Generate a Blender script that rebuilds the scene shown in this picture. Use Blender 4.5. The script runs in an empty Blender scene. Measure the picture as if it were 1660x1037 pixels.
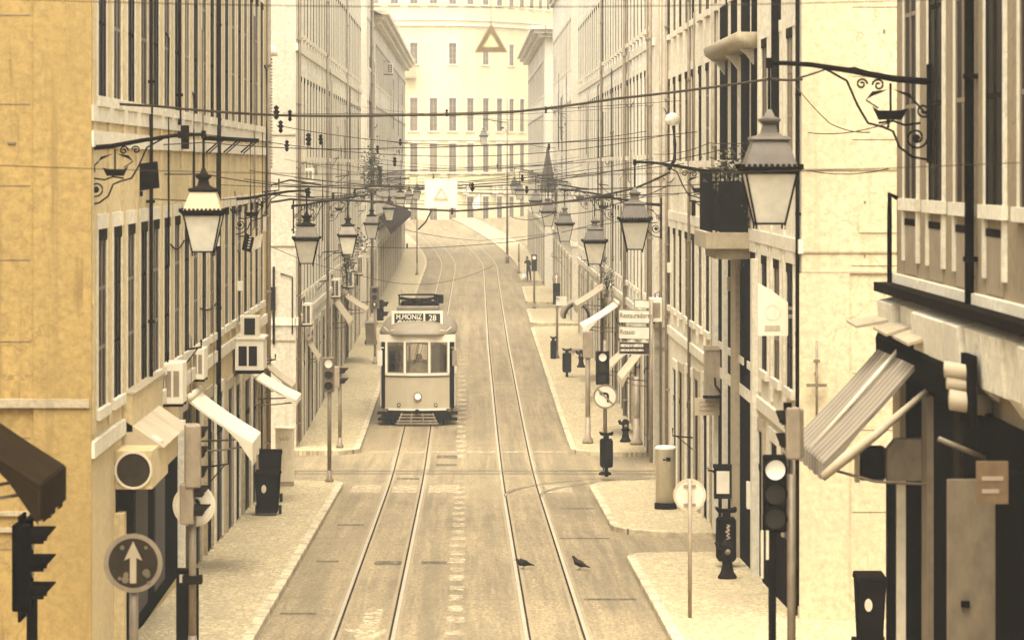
import bpy, bmesh, math, random
from mathutils import Vector, Matrix
R = math.radians
random.seed(7)
SC = bpy.context.scene
COL = SC.collection
F = 5080.0; VX = 758.0; VY = 268.0; CZ = 8.5      # focal length and vanishing point in photo pixels, camera height

def P(px, py, Y): return Vector(((px - VX) / F * Y, Y, CZ - (py - VY) / F * Y))
def PX(px, Y): return (px - VX) / F * Y
def PZ(py, Y): return CZ - (py - VY) / F * Y

GP = [(-60, 4.8), (0, 2.81), (85, .01), (100, -.02), (128, .28), (184, .65), (224, 1.1), (250, 1.5), (277, 2.5), (294, 3.3), (320, 4.2), (420, 6.8)]
def glin(y):
    for (a, za), (b, zb) in zip(GP, GP[1:]):
        if y <= b: return za + (zb - za) * (y - a) / (b - a)
    return GP[-1][1]
def zg(y): return (glin(y - 5) + glin(y - 2) + glin(y + 2) + glin(y + 5)) / 4
def cx(y):
    c = 0.0
    if y > 140: c += .25 * min(1, (y - 140) / 84)
    if y > 224: c -= (y - 224) ** 2 / 1040
    return c

# ------------------------------------------------------------------ materials
MATS = {}
def nt(name):
    m = bpy.data.materials.new(name); m.use_nodes = True
    n = m.node_tree.nodes; l = m.node_tree.links
    b = n['Principled BSDF']
    return m, n, l, b
def pos(n, l, scale, rot=(0, 0, 0)):
    g = n.new('ShaderNodeNewGeometry'); mp = n.new('ShaderNodeMapping')
    mp.inputs['Scale'].default_value = scale; mp.inputs['Rotation'].default_value = rot
    l.new(g.outputs['Position'], mp.inputs['Vector']); return mp.outputs['Vector']
def noise(n, l, vec, scale, detail=6, rough=.6, dist=0):
    t = n.new('ShaderNodeTexNoise'); t.inputs['Scale'].default_value = scale
    t.inputs['Detail'].default_value = detail; t.inputs['Roughness'].default_value = rough
    t.inputs['Distortion'].default_value = dist
    l.new(vec, t.inputs['Vector']); return t.outputs['Fac']
def ramp(n, l, fac, a, b, ca=(0, 0, 0, 1), cb=(1, 1, 1, 1)):
    r = n.new('ShaderNodeValToRGB'); e = r.color_ramp.elements
    e[0].position = a; e[1].position = b; e[0].color = ca; e[1].color = cb
    l.new(fac, r.inputs['Fac']); return r.outputs['Color']
def mix(n, l, fac, a, b, mode='MIX'):
    x = n.new('ShaderNodeMix'); x.data_type = 'RGBA'; x.blend_type = mode
    if hasattr(fac, 'is_linked'): l.new(fac, x.inputs[0])
    else: x.inputs[0].default_value = fac
    for i, v in ((6, a), (7, b)):
        if hasattr(v, 'is_linked'): l.new(v, x.inputs[i])
        else: x.inputs[i].default_value = (*v[:3], 1)
    return x.outputs[2]
def bump(n, l, b, h, strength=.3, dist=.02):
    k = n.new('ShaderNodeBump'); k.inputs['Strength'].default_value = strength; k.inputs['Distance'].default_value = dist
    l.new(h, k.inputs['Height']); l.new(k.outputs['Normal'], b.inputs['Normal'])
def mul(c, f): return tuple(min(1, v * f) for v in c)

def plaster(name, c, stain=.55, streak=1.0):
    m, n, l, b = nt(name)
    big = noise(n, l, pos(n, l, (.35, .35, .2)), 1.0, 5, .65)
    st = noise(n, l, pos(n, l, (2.6, 2.6, .16)), 1.2, 6, .7, .3)
    fine = noise(n, l, pos(n, l, (1, 1, 1)), 9, 5, .7)
    blotch = noise(n, l, pos(n, l, (.9, .9, .9)), 1.7, 8, .75, .6)
    col = mix(n, l, ramp(n, l, big, .32, .7), mul(c, .72), mul(c, 1.12))
    col = mix(n, l, ramp(n, l, st, .56, .78, (0, 0, 0, 1), (streak * .75,) * 3 + (1,)), col, (c[0] * .34, c[1] * .32, c[2] * .3))
    col = mix(n, l, ramp(n, l, blotch, .62, .70, (0, 0, 0, 1), (stain * .5,) * 3 + (1,)), col, (c[0] * .5, c[1] * .46, c[2] * .42))
    grit = noise(n, l, pos(n, l, (1.6, 1.6, .55)), 7, 8, .85)
    col = mix(n, l, ramp(n, l, fine, .3, .68), mul(c, .6), col)
    col = mix(n, l, ramp(n, l, grit, .60, .72, (0, 0, 0, 1), (stain,) * 3 + (1,)), col, (c[0] * .4, c[1] * .36, c[2] * .3))
    wob = n.new('ShaderNodeTexNoise'); wob.inputs['Scale'].default_value = 2.2; wob.inputs['Detail'].default_value = 6
    pv_ = pos(n, l, (1, 1, 1)); l.new(pv_, wob.inputs['Vector'])
    off = n.new('ShaderNodeVectorMath'); off.operation = 'MULTIPLY_ADD'; l.new(wob.outputs['Color'], off.inputs[0]); off.inputs[1].default_value = (.7, .7, .7); l.new(pv_, off.inputs[2])
    vo = n.new('ShaderNodeTexVoronoi'); vo.feature = 'DISTANCE_TO_EDGE'; vo.inputs['Scale'].default_value = .75; l.new(off.outputs[0], vo.inputs['Vector'])
    crack = mix(n, l, 1.0, ramp(n, l, vo.outputs['Distance'], .002, .009, (1, 1, 1, 1), (0, 0, 0, 1)), ramp(n, l, big, .52, .62), 'MULTIPLY')
    col = mix(n, l, crack, col, mul(c, .55))
    drip = noise(n, l, pos(n, l, (5, 5, .35)), 1.0, 4, .6)
    col = mix(n, l, ramp(n, l, drip, .66, .74, (0, 0, 0, 1), (streak * .45,) * 3 + (1,)), col, (c[0] * .42, c[1] * .38, c[2] * .32))
    l.new(col, b.inputs['Base Color']); b.inputs['Roughness'].default_value = .92
    bump(n, l, b, fine, .35, .03)
    return m
def metal(name, c, rough=.5, met=0, var=.35, scale=6):
    m, n, l, b = nt(name)
    if max(c) < .08: b.inputs['Specular IOR Level'].default_value = 0
    f = noise(n, l, pos(n, l, (1, 1, .6)), scale, 5, .65)
    col = mix(n, l, ramp(n, l, f, .3, .72), mul(c, 1 - var), mul(c, 1 + var * .5))
    l.new(col, b.inputs['Base Color']); b.inputs['Roughness'].default_value = rough; b.inputs['Metallic'].default_value = met
    bump(n, l, b, f, .12, .01)
    return m
def emit(name, c, s):
    m, n, l, b = nt(name)
    b.inputs['Base Color'].default_value = (*c, 1); b.inputs['Emission Color'].default_value = (*c, 1); b.inputs['Emission Strength'].default_value = s
    return m
def glass(name, c=(.05, .045, .035), rough=.3, spec=.08):
    m, n, l, b = nt(name)
    f = noise(n, l, pos(n, l, (1, 1, .7)), .8, 2)
    col = mix(n, l, f, mul(c, .5), mul(c, 1.6)); l.new(col, b.inputs['Base Color'])
    b.inputs['Roughness'].default_value = rough; b.inputs['Specular IOR Level'].default_value = spec
    return m
def clear(name):
    m, n, l, b = nt(name)
    o = n['Material Output']; t = n.new('ShaderNodeBsdfTransparent'); t.inputs['Color'].default_value = (.93, .91, .86, 1)
    g = n.new('ShaderNodeBsdfGlossy'); g.inputs['Roughness'].default_value = .03; g.inputs['Color'].default_value = (1, .97, .9, 1)
    x = n.new('ShaderNodeMixShader'); x.inputs[0].default_value = .12
    l.new(t.outputs[0], x.inputs[1]); l.new(g.outputs[0], x.inputs[2]); l.new(x.outputs[0], o.inputs['Surface'])
    return m
def frosted(name, c):
    m, n, l, b = nt(name)
    f = noise(n, l, pos(n, l, (1, 1, 1)), 5, 5, .6)
    col = mix(n, l, ramp(n, l, f, .3, .7), mul(c, .78), c); l.new(col, b.inputs['Base Color'])
    b.inputs['Roughness'].default_value = .35
    tr = n.new('ShaderNodeBsdfTranslucent'); l.new(col, tr.inputs['Color'])
    x = n.new('ShaderNodeMixShader'); x.inputs[0].default_value = .45
    l.new(b.outputs[0], x.inputs[1]); l.new(tr.outputs[0], x.inputs[2]); l.new(x.outputs[0], n['Material Output'].inputs['Surface'])
    return m
def asphalt(name, c):
    m, n, l, b = nt(name)
    patch = noise(n, l, pos(n, l, (.5, .10, 1)), 1.0, 7, .7, .8)
    worn = noise(n, l, pos(n, l, (2.2, .05, 1)), 1.5, 7, .72, .2)
    cross = noise(n, l, pos(n, l, (.18, 1.6, 1)), 1.0, 7, .75, .4)
    grain = noise(n, l, pos(n, l, (1, .5, 1)), 17, 5, .85)
    dirt = noise(n, l, pos(n, l, (1.2, .35, 1)), 1.7, 9, .8)
    col = mix(n, l, ramp(n, l, patch, .34, .66), mul(c, .52), mul(c, 1.3))
    col = mix(n, l, ramp(n, l, worn, .44, .66, (0, 0, 0, 1), (.8, .8, .8, 1)), col, mul(c, 1.75))
    col = mix(n, l, ramp(n, l, cross, .54, .68, (0, 0, 0, 1), (.6, .6, .6, 1)), col, mul(c, .5))
    col = mix(n, l, ramp(n, l, dirt, .56, .70, (0, 0, 0, 1), (.65, .65, .65, 1)), col, mul(c, .36))
    col = mix(n, l, ramp(n, l, grain, .36, .62), mul(c, .42), col)
    l.new(col, b.inputs['Base Color']); b.inputs['Roughness'].default_value = .85
    bump(n, l, b, grain, .5, .03)
    return m
def cobble(name, c):
    m, n, l, b = nt(name)
    v = n.new('ShaderNodeTexVoronoi'); v.feature = 'DISTANCE_TO_EDGE'; v.inputs['Scale'].default_value = 8
    l.new(pos(n, l, (1, 1, .01)), v.inputs['Vector'])
    v2 = n.new('ShaderNodeTexVoronoi'); v2.inputs['Scale'].default_value = 8
    l.new(pos(n, l, (1, 1, .01)), v2.inputs['Vector'])
    big = noise(n, l, pos(n, l, (.8, .3, 1)), 1.2, 6, .7, .4)
    hs = n.new('ShaderNodeSeparateColor'); l.new(v2.outputs['Color'], hs.inputs[0])
    col = mix(n, l, hs.outputs[0], mul(c, .72), mul(c, 1.15))
    col = mix(n, l, ramp(n, l, v.outputs['Distance'], .02, .12), mul(c, .45), col)
    col = mix(n, l, ramp(n, l, big, .4, .75, (0, 0, 0, 1), (.65, .65, .65, 1)), col, mul(c, .6))
    l.new(col, b.inputs['Base Color']); b.inputs['Roughness'].default_value = .85
    bump(n, l, b, ramp(n, l, v.outputs['Distance'], 0, .15), .5, .02)
    return m
def worn_paint(name, c, keep=.5):
    m, n, l, b = nt(name)
    f = noise(n, l, pos(n, l, (1, .6, 1)), 6, 8, .8)
    a = ramp(n, l, f, keep - .12, keep + .12)
    b.inputs['Base Color'].default_value = (*c, 1); b.inputs['Roughness'].default_value = .8
    t = n.new('ShaderNodeBsdfTransparent'); x = n.new('ShaderNodeMixShader')
    l.new(a, x.inputs[0]); l.new(t.outputs[0], x.inputs[1]); l.new(b.outputs[0], x.inputs[2])
    l.new(x.outputs[0], n['Material Output'].inputs['Surface'])
    return m
def striped(name, a, b_, axis, freq):
    m, n, l, b = nt(name)
    w = n.new('ShaderNodeTexWave'); w.bands_direction = axis; w.inputs['Scale'].default_value = freq
    g = n.new('ShaderNodeNewGeometry'); l.new(g.outputs['Position'], w.inputs['Vector'])
    f = noise(n, l, pos(n, l, (1, 1, 1)), 3, 6, .7)
    col = mix(n, l, ramp(n, l, w.outputs['Fac'], .4, .6), a, b_)
    col = mix(n, l, ramp(n, l, f, .5, .8, (0, 0, 0, 1), (.6, .6, .6, 1)), col, mul(a, .5))
    l.new(col, b.inputs['Base Color']); b.inputs['Roughness'].default_value = .9
    return m

# palette (the photograph is a sepia print: every surface is some cream, tan or brown)
OCHRE = plaster('ochre_plaster', (.38, .252, .078), 1.0, 1.3)
LEFTW = plaster('left_plaster', (.63, .49, .25), .7, 1.0)
CREAM = plaster('cream_plaster', (.78, .71, .56), .6, .9)
PALE = plaster('pale_plaster', (.80, .74, .61), .5, .8)
RIGHTW = plaster('right_plaster', (.75, .66, .48), .6, .9)
BLANK = plaster('blank_plaster', (.64, .53, .32), .8, .9)
TANW = plaster('tan_plaster', (.26, .19, .095), .6, .9)
YELLOW = plaster('yellow_plaster', (.74, .64, .37), .4, .6)
ENDW = plaster('end_wall_plaster', (.56, .49, .36), .8, 1.1)
STONE = plaster('stone_trim', (.74, .66, .49), .5, .8)
STONED = plaster('stone_weathered', (.42, .34, .21), .8, 1.0)
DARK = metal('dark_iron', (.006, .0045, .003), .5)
DARK2 = metal('dark_brown_metal', (.012, .009, .006), .55)
BROWN = metal('brown_metal', (.17, .125, .07), .5)
GREY = metal('grey_metal', (.26, .20, .125), .5)
PALEM = metal('pale_metal', (.66, .57, .40), .5, 0, .2)
WHITEM = metal('white_paint', (.72, .65, .50), .45, 0, .12)
STEEL = metal('rail_steel', (.36, .29, .175), .42, .25, .3)
RAILBED = plaster('rail_bed', (.30, .23, .125), .6, 0)
GROOVE = metal('rail_groove', (.03, .022, .013), .7)
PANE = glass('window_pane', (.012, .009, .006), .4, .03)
PANEL = glass('pale_pane', (.16, .125, .075), .25)
CAPM = metal('window_cap', (.02, .015, .01), .7)  # dark strip across the window head
WOODD = metal('dark_wood', (.02, .015, .009), .6)
SHUT = striped('shutter_slats', (.05, .037, .02), (.012, .009, .005), 'Z', 6)
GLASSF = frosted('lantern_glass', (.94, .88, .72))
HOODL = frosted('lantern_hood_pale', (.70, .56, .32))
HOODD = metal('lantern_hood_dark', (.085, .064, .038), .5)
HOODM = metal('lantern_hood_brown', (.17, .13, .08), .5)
CANVW = metal('white_canvas', (.70, .62, .45), .85, 0, .15, 2)
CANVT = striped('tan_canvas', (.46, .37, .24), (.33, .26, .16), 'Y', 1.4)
CANVD = metal('brown_canvas', (.028, .018, .009), .85, 0, .3, 2)
CANVB = metal('russet_board', (.16, .095, .04), .8)
CANVN = striped('dark_striped_canvas', (.27, .22, .15), (.17, .135, .09), 'Y', 1.1)  # darker striped cloth of the near right awning
HAZEPANE = glass('hazed_pane', (.11, .088, .055), .4)  # distance haze put into the lighter glass colour
CANVG = metal('grey_canvas', (.45, .36, .23), .85, 0, .25, 1.5)
ROADM = asphalt('road_asphalt', (.24, .18, .092))
PAVEM = cobble('pavement_stones', (.46, .365, .20))
def kerbstone(name, c):
    m, n, l, b = nt(name)
    w = n.new('ShaderNodeTexWave'); w.bands_direction = 'Y'; w.inputs['Scale'].default_value = .26; w.inputs['Distortion'].default_value = .6; w.inputs['Detail'].default_value = 0
    l.new(pos(n, l, (1, 1, 1)), w.inputs['Vector'])
    f = noise(n, l, pos(n, l, (1.5, .5, 1)), 2.5, 8, .75)
    col = mix(n, l, ramp(n, l, f, .35, .65), mul(c, .55), mul(c, 1.15)); col = mix(n, l, ramp(n, l, w.outputs['Fac'], .985, .998), col, mul(c, .25))
    l.new(col, b.inputs['Base Color']); b.inputs['Roughness'].default_value = .85; bump(n, l, b, f, .3, .02)
    return m
KERBM = kerbstone('kerb_stone', (.48, .39, .24))
PAINTM = worn_paint('worn_road_paint', (.50, .40, .24), .52)
PATCHM = worn_paint('dark_patch', (.075, .056, .033), .5)
LIT = emit('lit_lens', (1, .90, .68), .10)
LENS = glass('dark_lens', (.02, .015, .01), .2, .4)
CLEAR = clear('clear_glass')
TRAMC = metal('tram_cream', (.74, .67, .52), .35, 0, .10, 1.5)
TRAMY = metal('tram_yellow', (.46, .385, .255), .35, 0, .12, 1.5)
TRAMR = metal('tram_roof', (.20, .16, .10), .6, 0, .3, 2)
INTER = metal('tram_interior', (.12, .085, .045), .7)
SIGNB = metal('sign_dark', (.04, .03, .018), .45)
SIGNG = metal('sign_grey', (.42, .35, .23), .5)
WHITEP = metal('lettering', (.86, .80, .65), .6, 0, .05)
LEAF = metal('leaves', (.055, .052, .022), .8, 0, .6, 9)
LEAF2 = metal('leaves_light', (.13, .115, .055), .8, 0, .5, 9)
SKIN = metal('skin', (.32, .20, .12), .6, 0, .1)
CLOTHD = metal('dark_cloth', (.022, .017, .013), .9)
CLOTHP = metal('pale_cloth', (.42, .35, .24), .9, 0, .15)
HAIR = metal('hair', (.02, .014, .009), .7)
FEATH = metal('feathers', (.03, .024, .017), .6, 0, .5, 30)
WIREM = metal('wire', (.045, .035, .022), .6)

# ------------------------------------------------------------------ mesh builder
class MB:
    def __init__(s): s.v = []; s.f = []; s.m = []; s.mi = 0; s.sm = []; s.smooth = False
    def add(s, vs, fs):
        o = len(s.v); s.v += [tuple(p) for p in vs]
        for f in fs: s.f.append([o + i for i in f]); s.m.append(s.mi); s.sm.append(s.smooth)
        return s
    def box(s, x0, x1, y0, y1, z0, z1):
        if x0 > x1: x0, x1 = x1, x0
        if y0 > y1: y0, y1 = y1, y0
        if z0 > z1: z0, z1 = z1, z0
        return s.add([(x0, y0, z0), (x1, y0, z0), (x1, y1, z0), (x0, y1, z0), (x0, y0, z1), (x1, y0, z1), (x1, y1, z1), (x0, y1, z1)],
                     [(3, 2, 1, 0), (4, 5, 6, 7), (0, 1, 5, 4), (1, 2, 6, 5), (2, 3, 7, 6), (3, 0, 4, 7)])
    def hexa(s, a, b):          # two quads of four points each
        return s.add(list(a) + list(b), [(3, 2, 1, 0), (4, 5, 6, 7), (0, 1, 5, 4), (1, 2, 6, 5), (2, 3, 7, 6), (3, 0, 4, 7)])
    def prism(s, pts, d):       # polygon swept along vector d
        n = len(pts); d = Vector(d); a = [Vector(p) for p in pts]
        return s.add(a + [p + d for p in a], [tuple(range(n))[::-1], tuple(range(n, 2 * n))] + [(i, (i + 1) % n, n + (i + 1) % n, n + i) for i in range(n)])
    def xz(s, pts, y0, y1): return s.prism([(x, y0, z) for x, z in pts], (0, y1 - y0, 0))
    def yz(s, pts, x0, x1): return s.prism([(x0, y, z) for y, z in pts], (x1 - x0, 0, 0))
    def tube(s, pts, r, n=6):
        pts = [Vector(p) for p in pts]; N = len(pts); rs = r if isinstance(r, (list, tuple)) else [r] * N
        vs = []
        for i, p in enumerate(pts):
            d = (pts[min(N - 1, i + 1)] - pts[max(0, i - 1)]).normalized()
            u = d.cross(Vector((0, 0, 1))); u = u if u.length > .05 else d.cross(Vector((0, 1, 0)))
            u.normalize(); w = d.cross(u)
            for k in range(n):
                a = 2 * math.pi * k / n; vs.append(p + (u * math.cos(a) + w * math.sin(a)) * rs[i])
        fs = []
        for i in range(N - 1):
            for k in range(n): fs.append((i * n + k, i * n + (k + 1) % n, (i + 1) * n + (k + 1) % n, (i + 1) * n + k))
        fs += [tuple(range(n))[::-1], tuple(range((N - 1) * n, N * n))]
        sm = s.smooth; s.smooth = n > 5; s.add(vs, fs); s.smooth = sm; return s
    def lathe(s, prof, n=16, c=(0, 0, 0), ph=0, sx=1, sy=1):
        vs = []; N = len(prof)
        for r, z in prof:
            for k in range(n):
                a = 2 * math.pi * k / n + ph; vs.append((c[0] + r * math.cos(a) * sx, c[1] + r * math.sin(a) * sy, c[2] + z))
        fs = []
        for i in range(N - 1):
            for k in range(n): fs.append((i * n + k, i * n + (k + 1) % n, (i + 1) * n + (k + 1) % n, (i + 1) * n + k))
        fs += [tuple(range(n))[::-1], tuple(range((N - 1) * n, N * n))]
        sm = s.smooth; s.smooth = n > 6; s.add(vs, fs); s.smooth = sm; return s
    def disc(s, c, r, y0, y1, n=28, sx=1):     # disc facing -y
        return s.xz([(c[0] + r * sx * math.cos(2 * math.pi * k / n), c[1] + r * math.sin(2 * math.pi * k / n)) for k in range(n)], y0, y1)
    def ring(s, c, r0, r1, y0, y1, n=32):
        vs = []
        for k in range(n):
            a = 2 * math.pi * k / n
            for r in (r0, r1):
                for y in (y0, y1): vs.append((c[0] + r * math.cos(a), y, c[1] + r * math.sin(a)))
        fs = []
        for k in range(n):
            i = 4 * k; j = 4 * ((k + 1) % n)
            fs += [(i, j, j + 2, i + 2), (i + 1, i + 3, j + 3, j + 1), (i, i + 1, j + 1, j), (i + 2, j + 2, j + 3, i + 3)]
        return s.add(vs, fs)
    def build(s, name, mats, parent=None, loc=(0, 0, 0), rz=0, bevel=0):
        me = bpy.data.meshes.new(name); me.from_pydata(s.v, [], s.f)
        if not isinstance(mats, (list, tuple)): mats = [mats]
        for m in mats: me.materials.append(m)
        for p, mi, sm in zip(me.polygons, s.m, s.sm): p.material_index = mi; p.use_smooth = sm
        bm = bmesh.new(); bm.from_mesh(me); bmesh.ops.recalc_face_normals(bm, faces=bm.faces)
        if bevel: bmesh.ops.bevel(bm, geom=[e for e in bm.edges if e.calc_face_angle(0) > .6], offset=bevel, segments=2, affect='EDGES', profile=.5)
        bm.to_mesh(me); bm.free()
        return link(name, me, parent, loc, rz)
def link(name, me, parent=None, loc=(0, 0, 0), rz=0):
    o = bpy.data.objects.new(name, me); COL.objects.link(o); o.parent = parent; o.location = loc; o.rotation_euler = (0, 0, rz); return o
def tag(o, label=None, cat=None, group=None, kind=None):
    if label: o['label'] = label
    if cat: o['category'] = cat
    if group: o['group'] = group
    if kind: o['kind'] = kind
    return o
def thing(name, label, cat, loc=(0, 0, 0), rz=0, group=None):
    o = bpy.data.objects.new(name, None); o.empty_display_size = .3; COL.objects.link(o); o.location = loc; o.rotation_euler = (0, 0, rz)
    return tag(o, label, cat, group)
def copy_tree(o, parent=None):
    c = o.copy(); COL.objects.link(c); c.parent = parent
    for ch in list(o.children): copy_tree(ch, c)
    return c
def text(name, s, size, loc, mat, parent=None, rot=(R(90), 0, 0), bold=0, align='CENTER', sx=1.0):
    cu = bpy.data.curves.new(name, 'FONT'); cu.body = s; cu.size = size; cu.align_x = align; cu.align_y = 'CENTER'; cu.extrude = .002; cu.offset = bold
    cu.resolution_u = 3
    t = bpy.data.objects.new(name, cu); COL.objects.link(t); bpy.context.view_layer.update()
    me = bpy.data.meshes.new_from_object(t.evaluated_get(bpy.context.evaluated_depsgraph_get()))
    bpy.data.objects.remove(t); bpy.data.curves.remove(cu)
    me.transform(Matrix.Diagonal((sx, 1, 1, 1)))
    from mathutils import Euler
    me.transform(Euler(rot).to_matrix().to_4x4()); me.materials.clear(); me.materials.append(mat)
    return link(name, me, parent, loc)
def skinned(name, V, E, rad, mat, parent=None, sub=2, root=0):
    me = bpy.data.meshes.new(name); me.from_pydata(V, E, [])
    o = bpy.data.objects.new(name, me); COL.objects.link(o)
    o.modifiers.new('s', 'SKIN'); u = o.modifiers.new('u', 'SUBSURF'); u.levels = u.render_levels = sub
    for i, sv in enumerate(me.skin_vertices[0].data):
        r = rad[i]; sv.radius = r if isinstance(r, tuple) else (r, r); sv.use_root = (i == root)
    bpy.context.view_layer.update()
    me2 = bpy.data.meshes.new_from_object(o.evaluated_get(bpy.context.evaluated_depsgraph_get()))
    bpy.data.objects.remove(o); me2.materials.clear(); me2.materials.append(mat)
    for p in me2.polygons: p.use_smooth = True
    me2.name = name
    return link(name, me2, parent)

# ------------------------------------------------------------------ ground, road, pavements, tracks
def ylist(a, b, step=3.0, fine=0):
    n = max(1, int(math.ceil((b - a) / step))); ys = [a + (b - a) * i / n for i in range(n + 1)]
    if fine:
        ys += [a + fine * t for t in (.08, .2, .35, .55, .8, 1)] + [b - fine * t for t in (.08, .2, .35, .55, .8, 1)]
    return sorted(set(y for y in ys if a <= y <= b))
g = MB(); ys = ylist(-40, 420, 4); xs = [-160, -60, -20, -8, -4, 0, 4, 8, 20, 60, 160]
g.add([(x, y, zg(y)) for y in ys for x in xs], [(i * 11 + k, i * 11 + k + 1, (i + 1) * 11 + k + 1, (i + 1) * 11 + k) for i in range(len(ys) - 1) for k in range(10)])
tag(g.build('road', ROADM), 'worn pale asphalt street running between the buildings', 'road', None, 'structure')

def pavement(s, a, b, kx, label, outer=24, round_=1.0, band=None):
    m = MB(); ys = ylist(a, b, 3, round_); rows = []; kr = []
    for y in ys:
        e = min(y - a, b - y); ins = 0
        if e < round_: ins = round_ - math.sqrt(max(0, round_ ** 2 - (round_ - e) ** 2))
        x = s * (kx + ins) + cx(y); rows.append((x, y))
    n = len(rows); h = .13
    vs = []
    for x, y in rows: vs += [(x + s * .16, y, zg(y) + h), (s * outer if not band else x + s * band, y, zg(y) + h)]
    m.add(vs, [(2 * i, 2 * i + 1, 2 * i + 3, 2 * i + 2) for i in range(n - 1)])
    for y in (() if band else (a, b)): m.add([(s * (kx + round_), y, zg(y) - .1), (s * outer, y, zg(y) - .1), (s * outer, y, zg(y) + h), (s * (kx + round_), y, zg(y) + h)], [(0, 1, 2, 3)])
    pv = tag(m.build('pavement', PAVEM), label, 'pavement', None, 'structure')
    k = MB(); vs = []
    for x, y in rows: vs += [(x, y, zg(y) - .1), (x, y, zg(y) + h - .01), (x + s * .02, y, zg(y) + h + .006), (x + s * .165, y, zg(y) + h + .006)]
    k.add(vs, [(4 * i + j, 4 * i + j + 1, 4 * i + j + 5, 4 * i + j + 4) for i in range(n - 1) for j in range(3)])
    k.build('kerb', KERBM, pv)
pavement(-1, 8, 33.8, 3.2, 'cobbled pavement at the near left')
pavement(-1, 40.5, 82.3, 3.23, 'cobbled pavement on the left before the crossing')
pavement(-1, 92, 153, 3.2, 'cobbled pavement on the left beside the tram')
pavement(-1, 158, 320, 3.2, 'cobbled pavement on the left beyond the tram')
pavement(1, 8, 39, 3.1, 'cobbled pavement at the near right')
pavement(1, 45, 61.6, 3.08, 'cobbled pavement on the right under the hydrant and bin', 24, 1.0)
pavement(1, 66, 82.5, 3.12, 'cobbled pavement on the right with the white post box', 24, 2.2)
pavement(1, 91.5, 154.5, 3.05, 'cobbled pavement on the right after the crossing', 24, 1.5)
pavement(1, 157, 171.5, 3.1, 'short pavement block on the right with a signal pole', 24, 1.2)
pavement(1, 178, 197, 3.2, 'far right pavement block beyond the second side street', 24, 1.2)
pavement(1, 204, 330, 3.3, 'pale curving pavement at the far right bend', 24, 1.5, 2.1)

def strip(m, o0, o1, a, b, dz, step=3):
    ys = ylist(a, b, step); vs = []
    for y in ys: vs += [(cx(y) + o0, y, zg(y) + dz), (cx(y) + o1, y, zg(y) + dz)]
    m.add(vs, [(2 * i, 2 * i + 1, 2 * i + 3, 2 * i + 2) for i in range(len(ys) - 1)])
def track(rails, label):
    m = MB()
    for x, sd in rails:
        m.mi = 0; strip(m, x - .048, x + .048, -20, 345, .008)
        m.mi = 1; strip(m, x + sd * .012, x + sd * .046, -20, 345, .013)
        m.mi = 2; strip(m, x - .105, x - .05, -20, 345, .005); strip(m, x + .05, x + .105, -20, 345, .005)
    tag(m.build('tram_track', [STEEL, GROOVE, RAILBED]), label, 'tram track', None, 'structure')
track([(-2.07, 1), (-1.17, -1)], 'grooved tram rails under the tram'); track([(.93, 1), (1.83, -1)], 'grooved tram rails on the right of the street')
m = MB()
for y in (85.85, 86.75):
    for mi, d0, d1, dz in ((0, -.055, .055, .018), (1, .0, .04, .022)):
        m.mi = mi; m.add([(-60, y + d0, zg(y) + dz), (60, y + d0, zg(y) + dz), (60, y + d1, zg(y) + dz), (-60, y + d1, zg(y) + dz)], [(0, 1, 2, 3)])
def arc(cxx, cy, r, a0, a1, dz):
    for mi, r0, r1, d in ((0, r - .03, r + .03, 0), (1, r - .0, r + .02, .004)):
        m.mi = mi; vs = []; N = 24
        for i in range(N + 1):
            a = R(a0 + (a1 - a0) * i / N)
            for rr in (r0, r1): y = cy + rr * math.sin(a); vs.append((cxx + rr * math.cos(a), y, zg(y) + dz + d))
        m.add(vs, [(2 * i, 2 * i + 1, 2 * i + 3, 2 * i + 2) for i in range(N)])
for r in (7.55, 8.45): arc(9.38, 78.3, r, 180, 90, .026)
tag(m.build('tram_track', [STEEL, GROOVE]), 'tram rails crossing the street at the junction', 'tram track', None, 'structure')

m = MB()
y = 47.0
while y < 215:
    if not (84 < y < 90):
        w = random.uniform(.12, .17); strip(m, -.2 - w, -.2 + w, y, y + random.uniform(.7, 1.1), .004, .6)
    y += 1.7 if y < 110 else 2.2
for a, b in ((-3.0, -2.25), (-1.95, -1.3), (-1.0, -.2), (2.0, 2.7)): strip(m, a, b, 79.6, 82.4, .004)
strip(m, -2.9, 2.9, 92.9, 93.3, .004); strip(m, -2.8, -2.2, 111, 113, .004)
m.add([(-1.95, 49.5, 0), (-1.2, 49.5, 0), (-1.56, 47.6, 0)], [(0, 1, 2)]); m.add([(-1.7, 52.5, 0), (-1.42, 52.5, 0), (-1.42, 49.5, 0), (-1.7, 49.5, 0)], [(0, 1, 2, 3)])
for i in range(len(m.v) - 7, len(m.v)): x, y, z = m.v[i]; m.v[i] = (x, y, zg(y) + .004)
tag(m.build('road_marking', PAINTM), 'worn pale painted dashes along the middle of the street', 'road marking', None, 'structure')
m = MB()
for a, b, y0, y1 in ((-1.8, -1.25, 60.2, 61), (-.9, -.4, 60.4, 61), (-2.95, -2.5, 60.8, 61.1), (2.0, 2.9, 53.8, 54.1), (2.2, 3.0, 74.2, 74.5), (1.9, 3.0, 66, 66.25),
                     (-2.9, -2.3, 69.4, 69.8), (-1.9, -1.3, 84.0, 84.6), (-.9, -.3, 88.5, 92), (-3.1, -2.5, 51.6, 51.85)):
    strip(m, a, b, y0, y1, .0045, .5)
tag(m.build('road_patch', PATCHM), 'dark drain slots and repair patches on the asphalt', 'road patch', None, 'structure')

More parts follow.
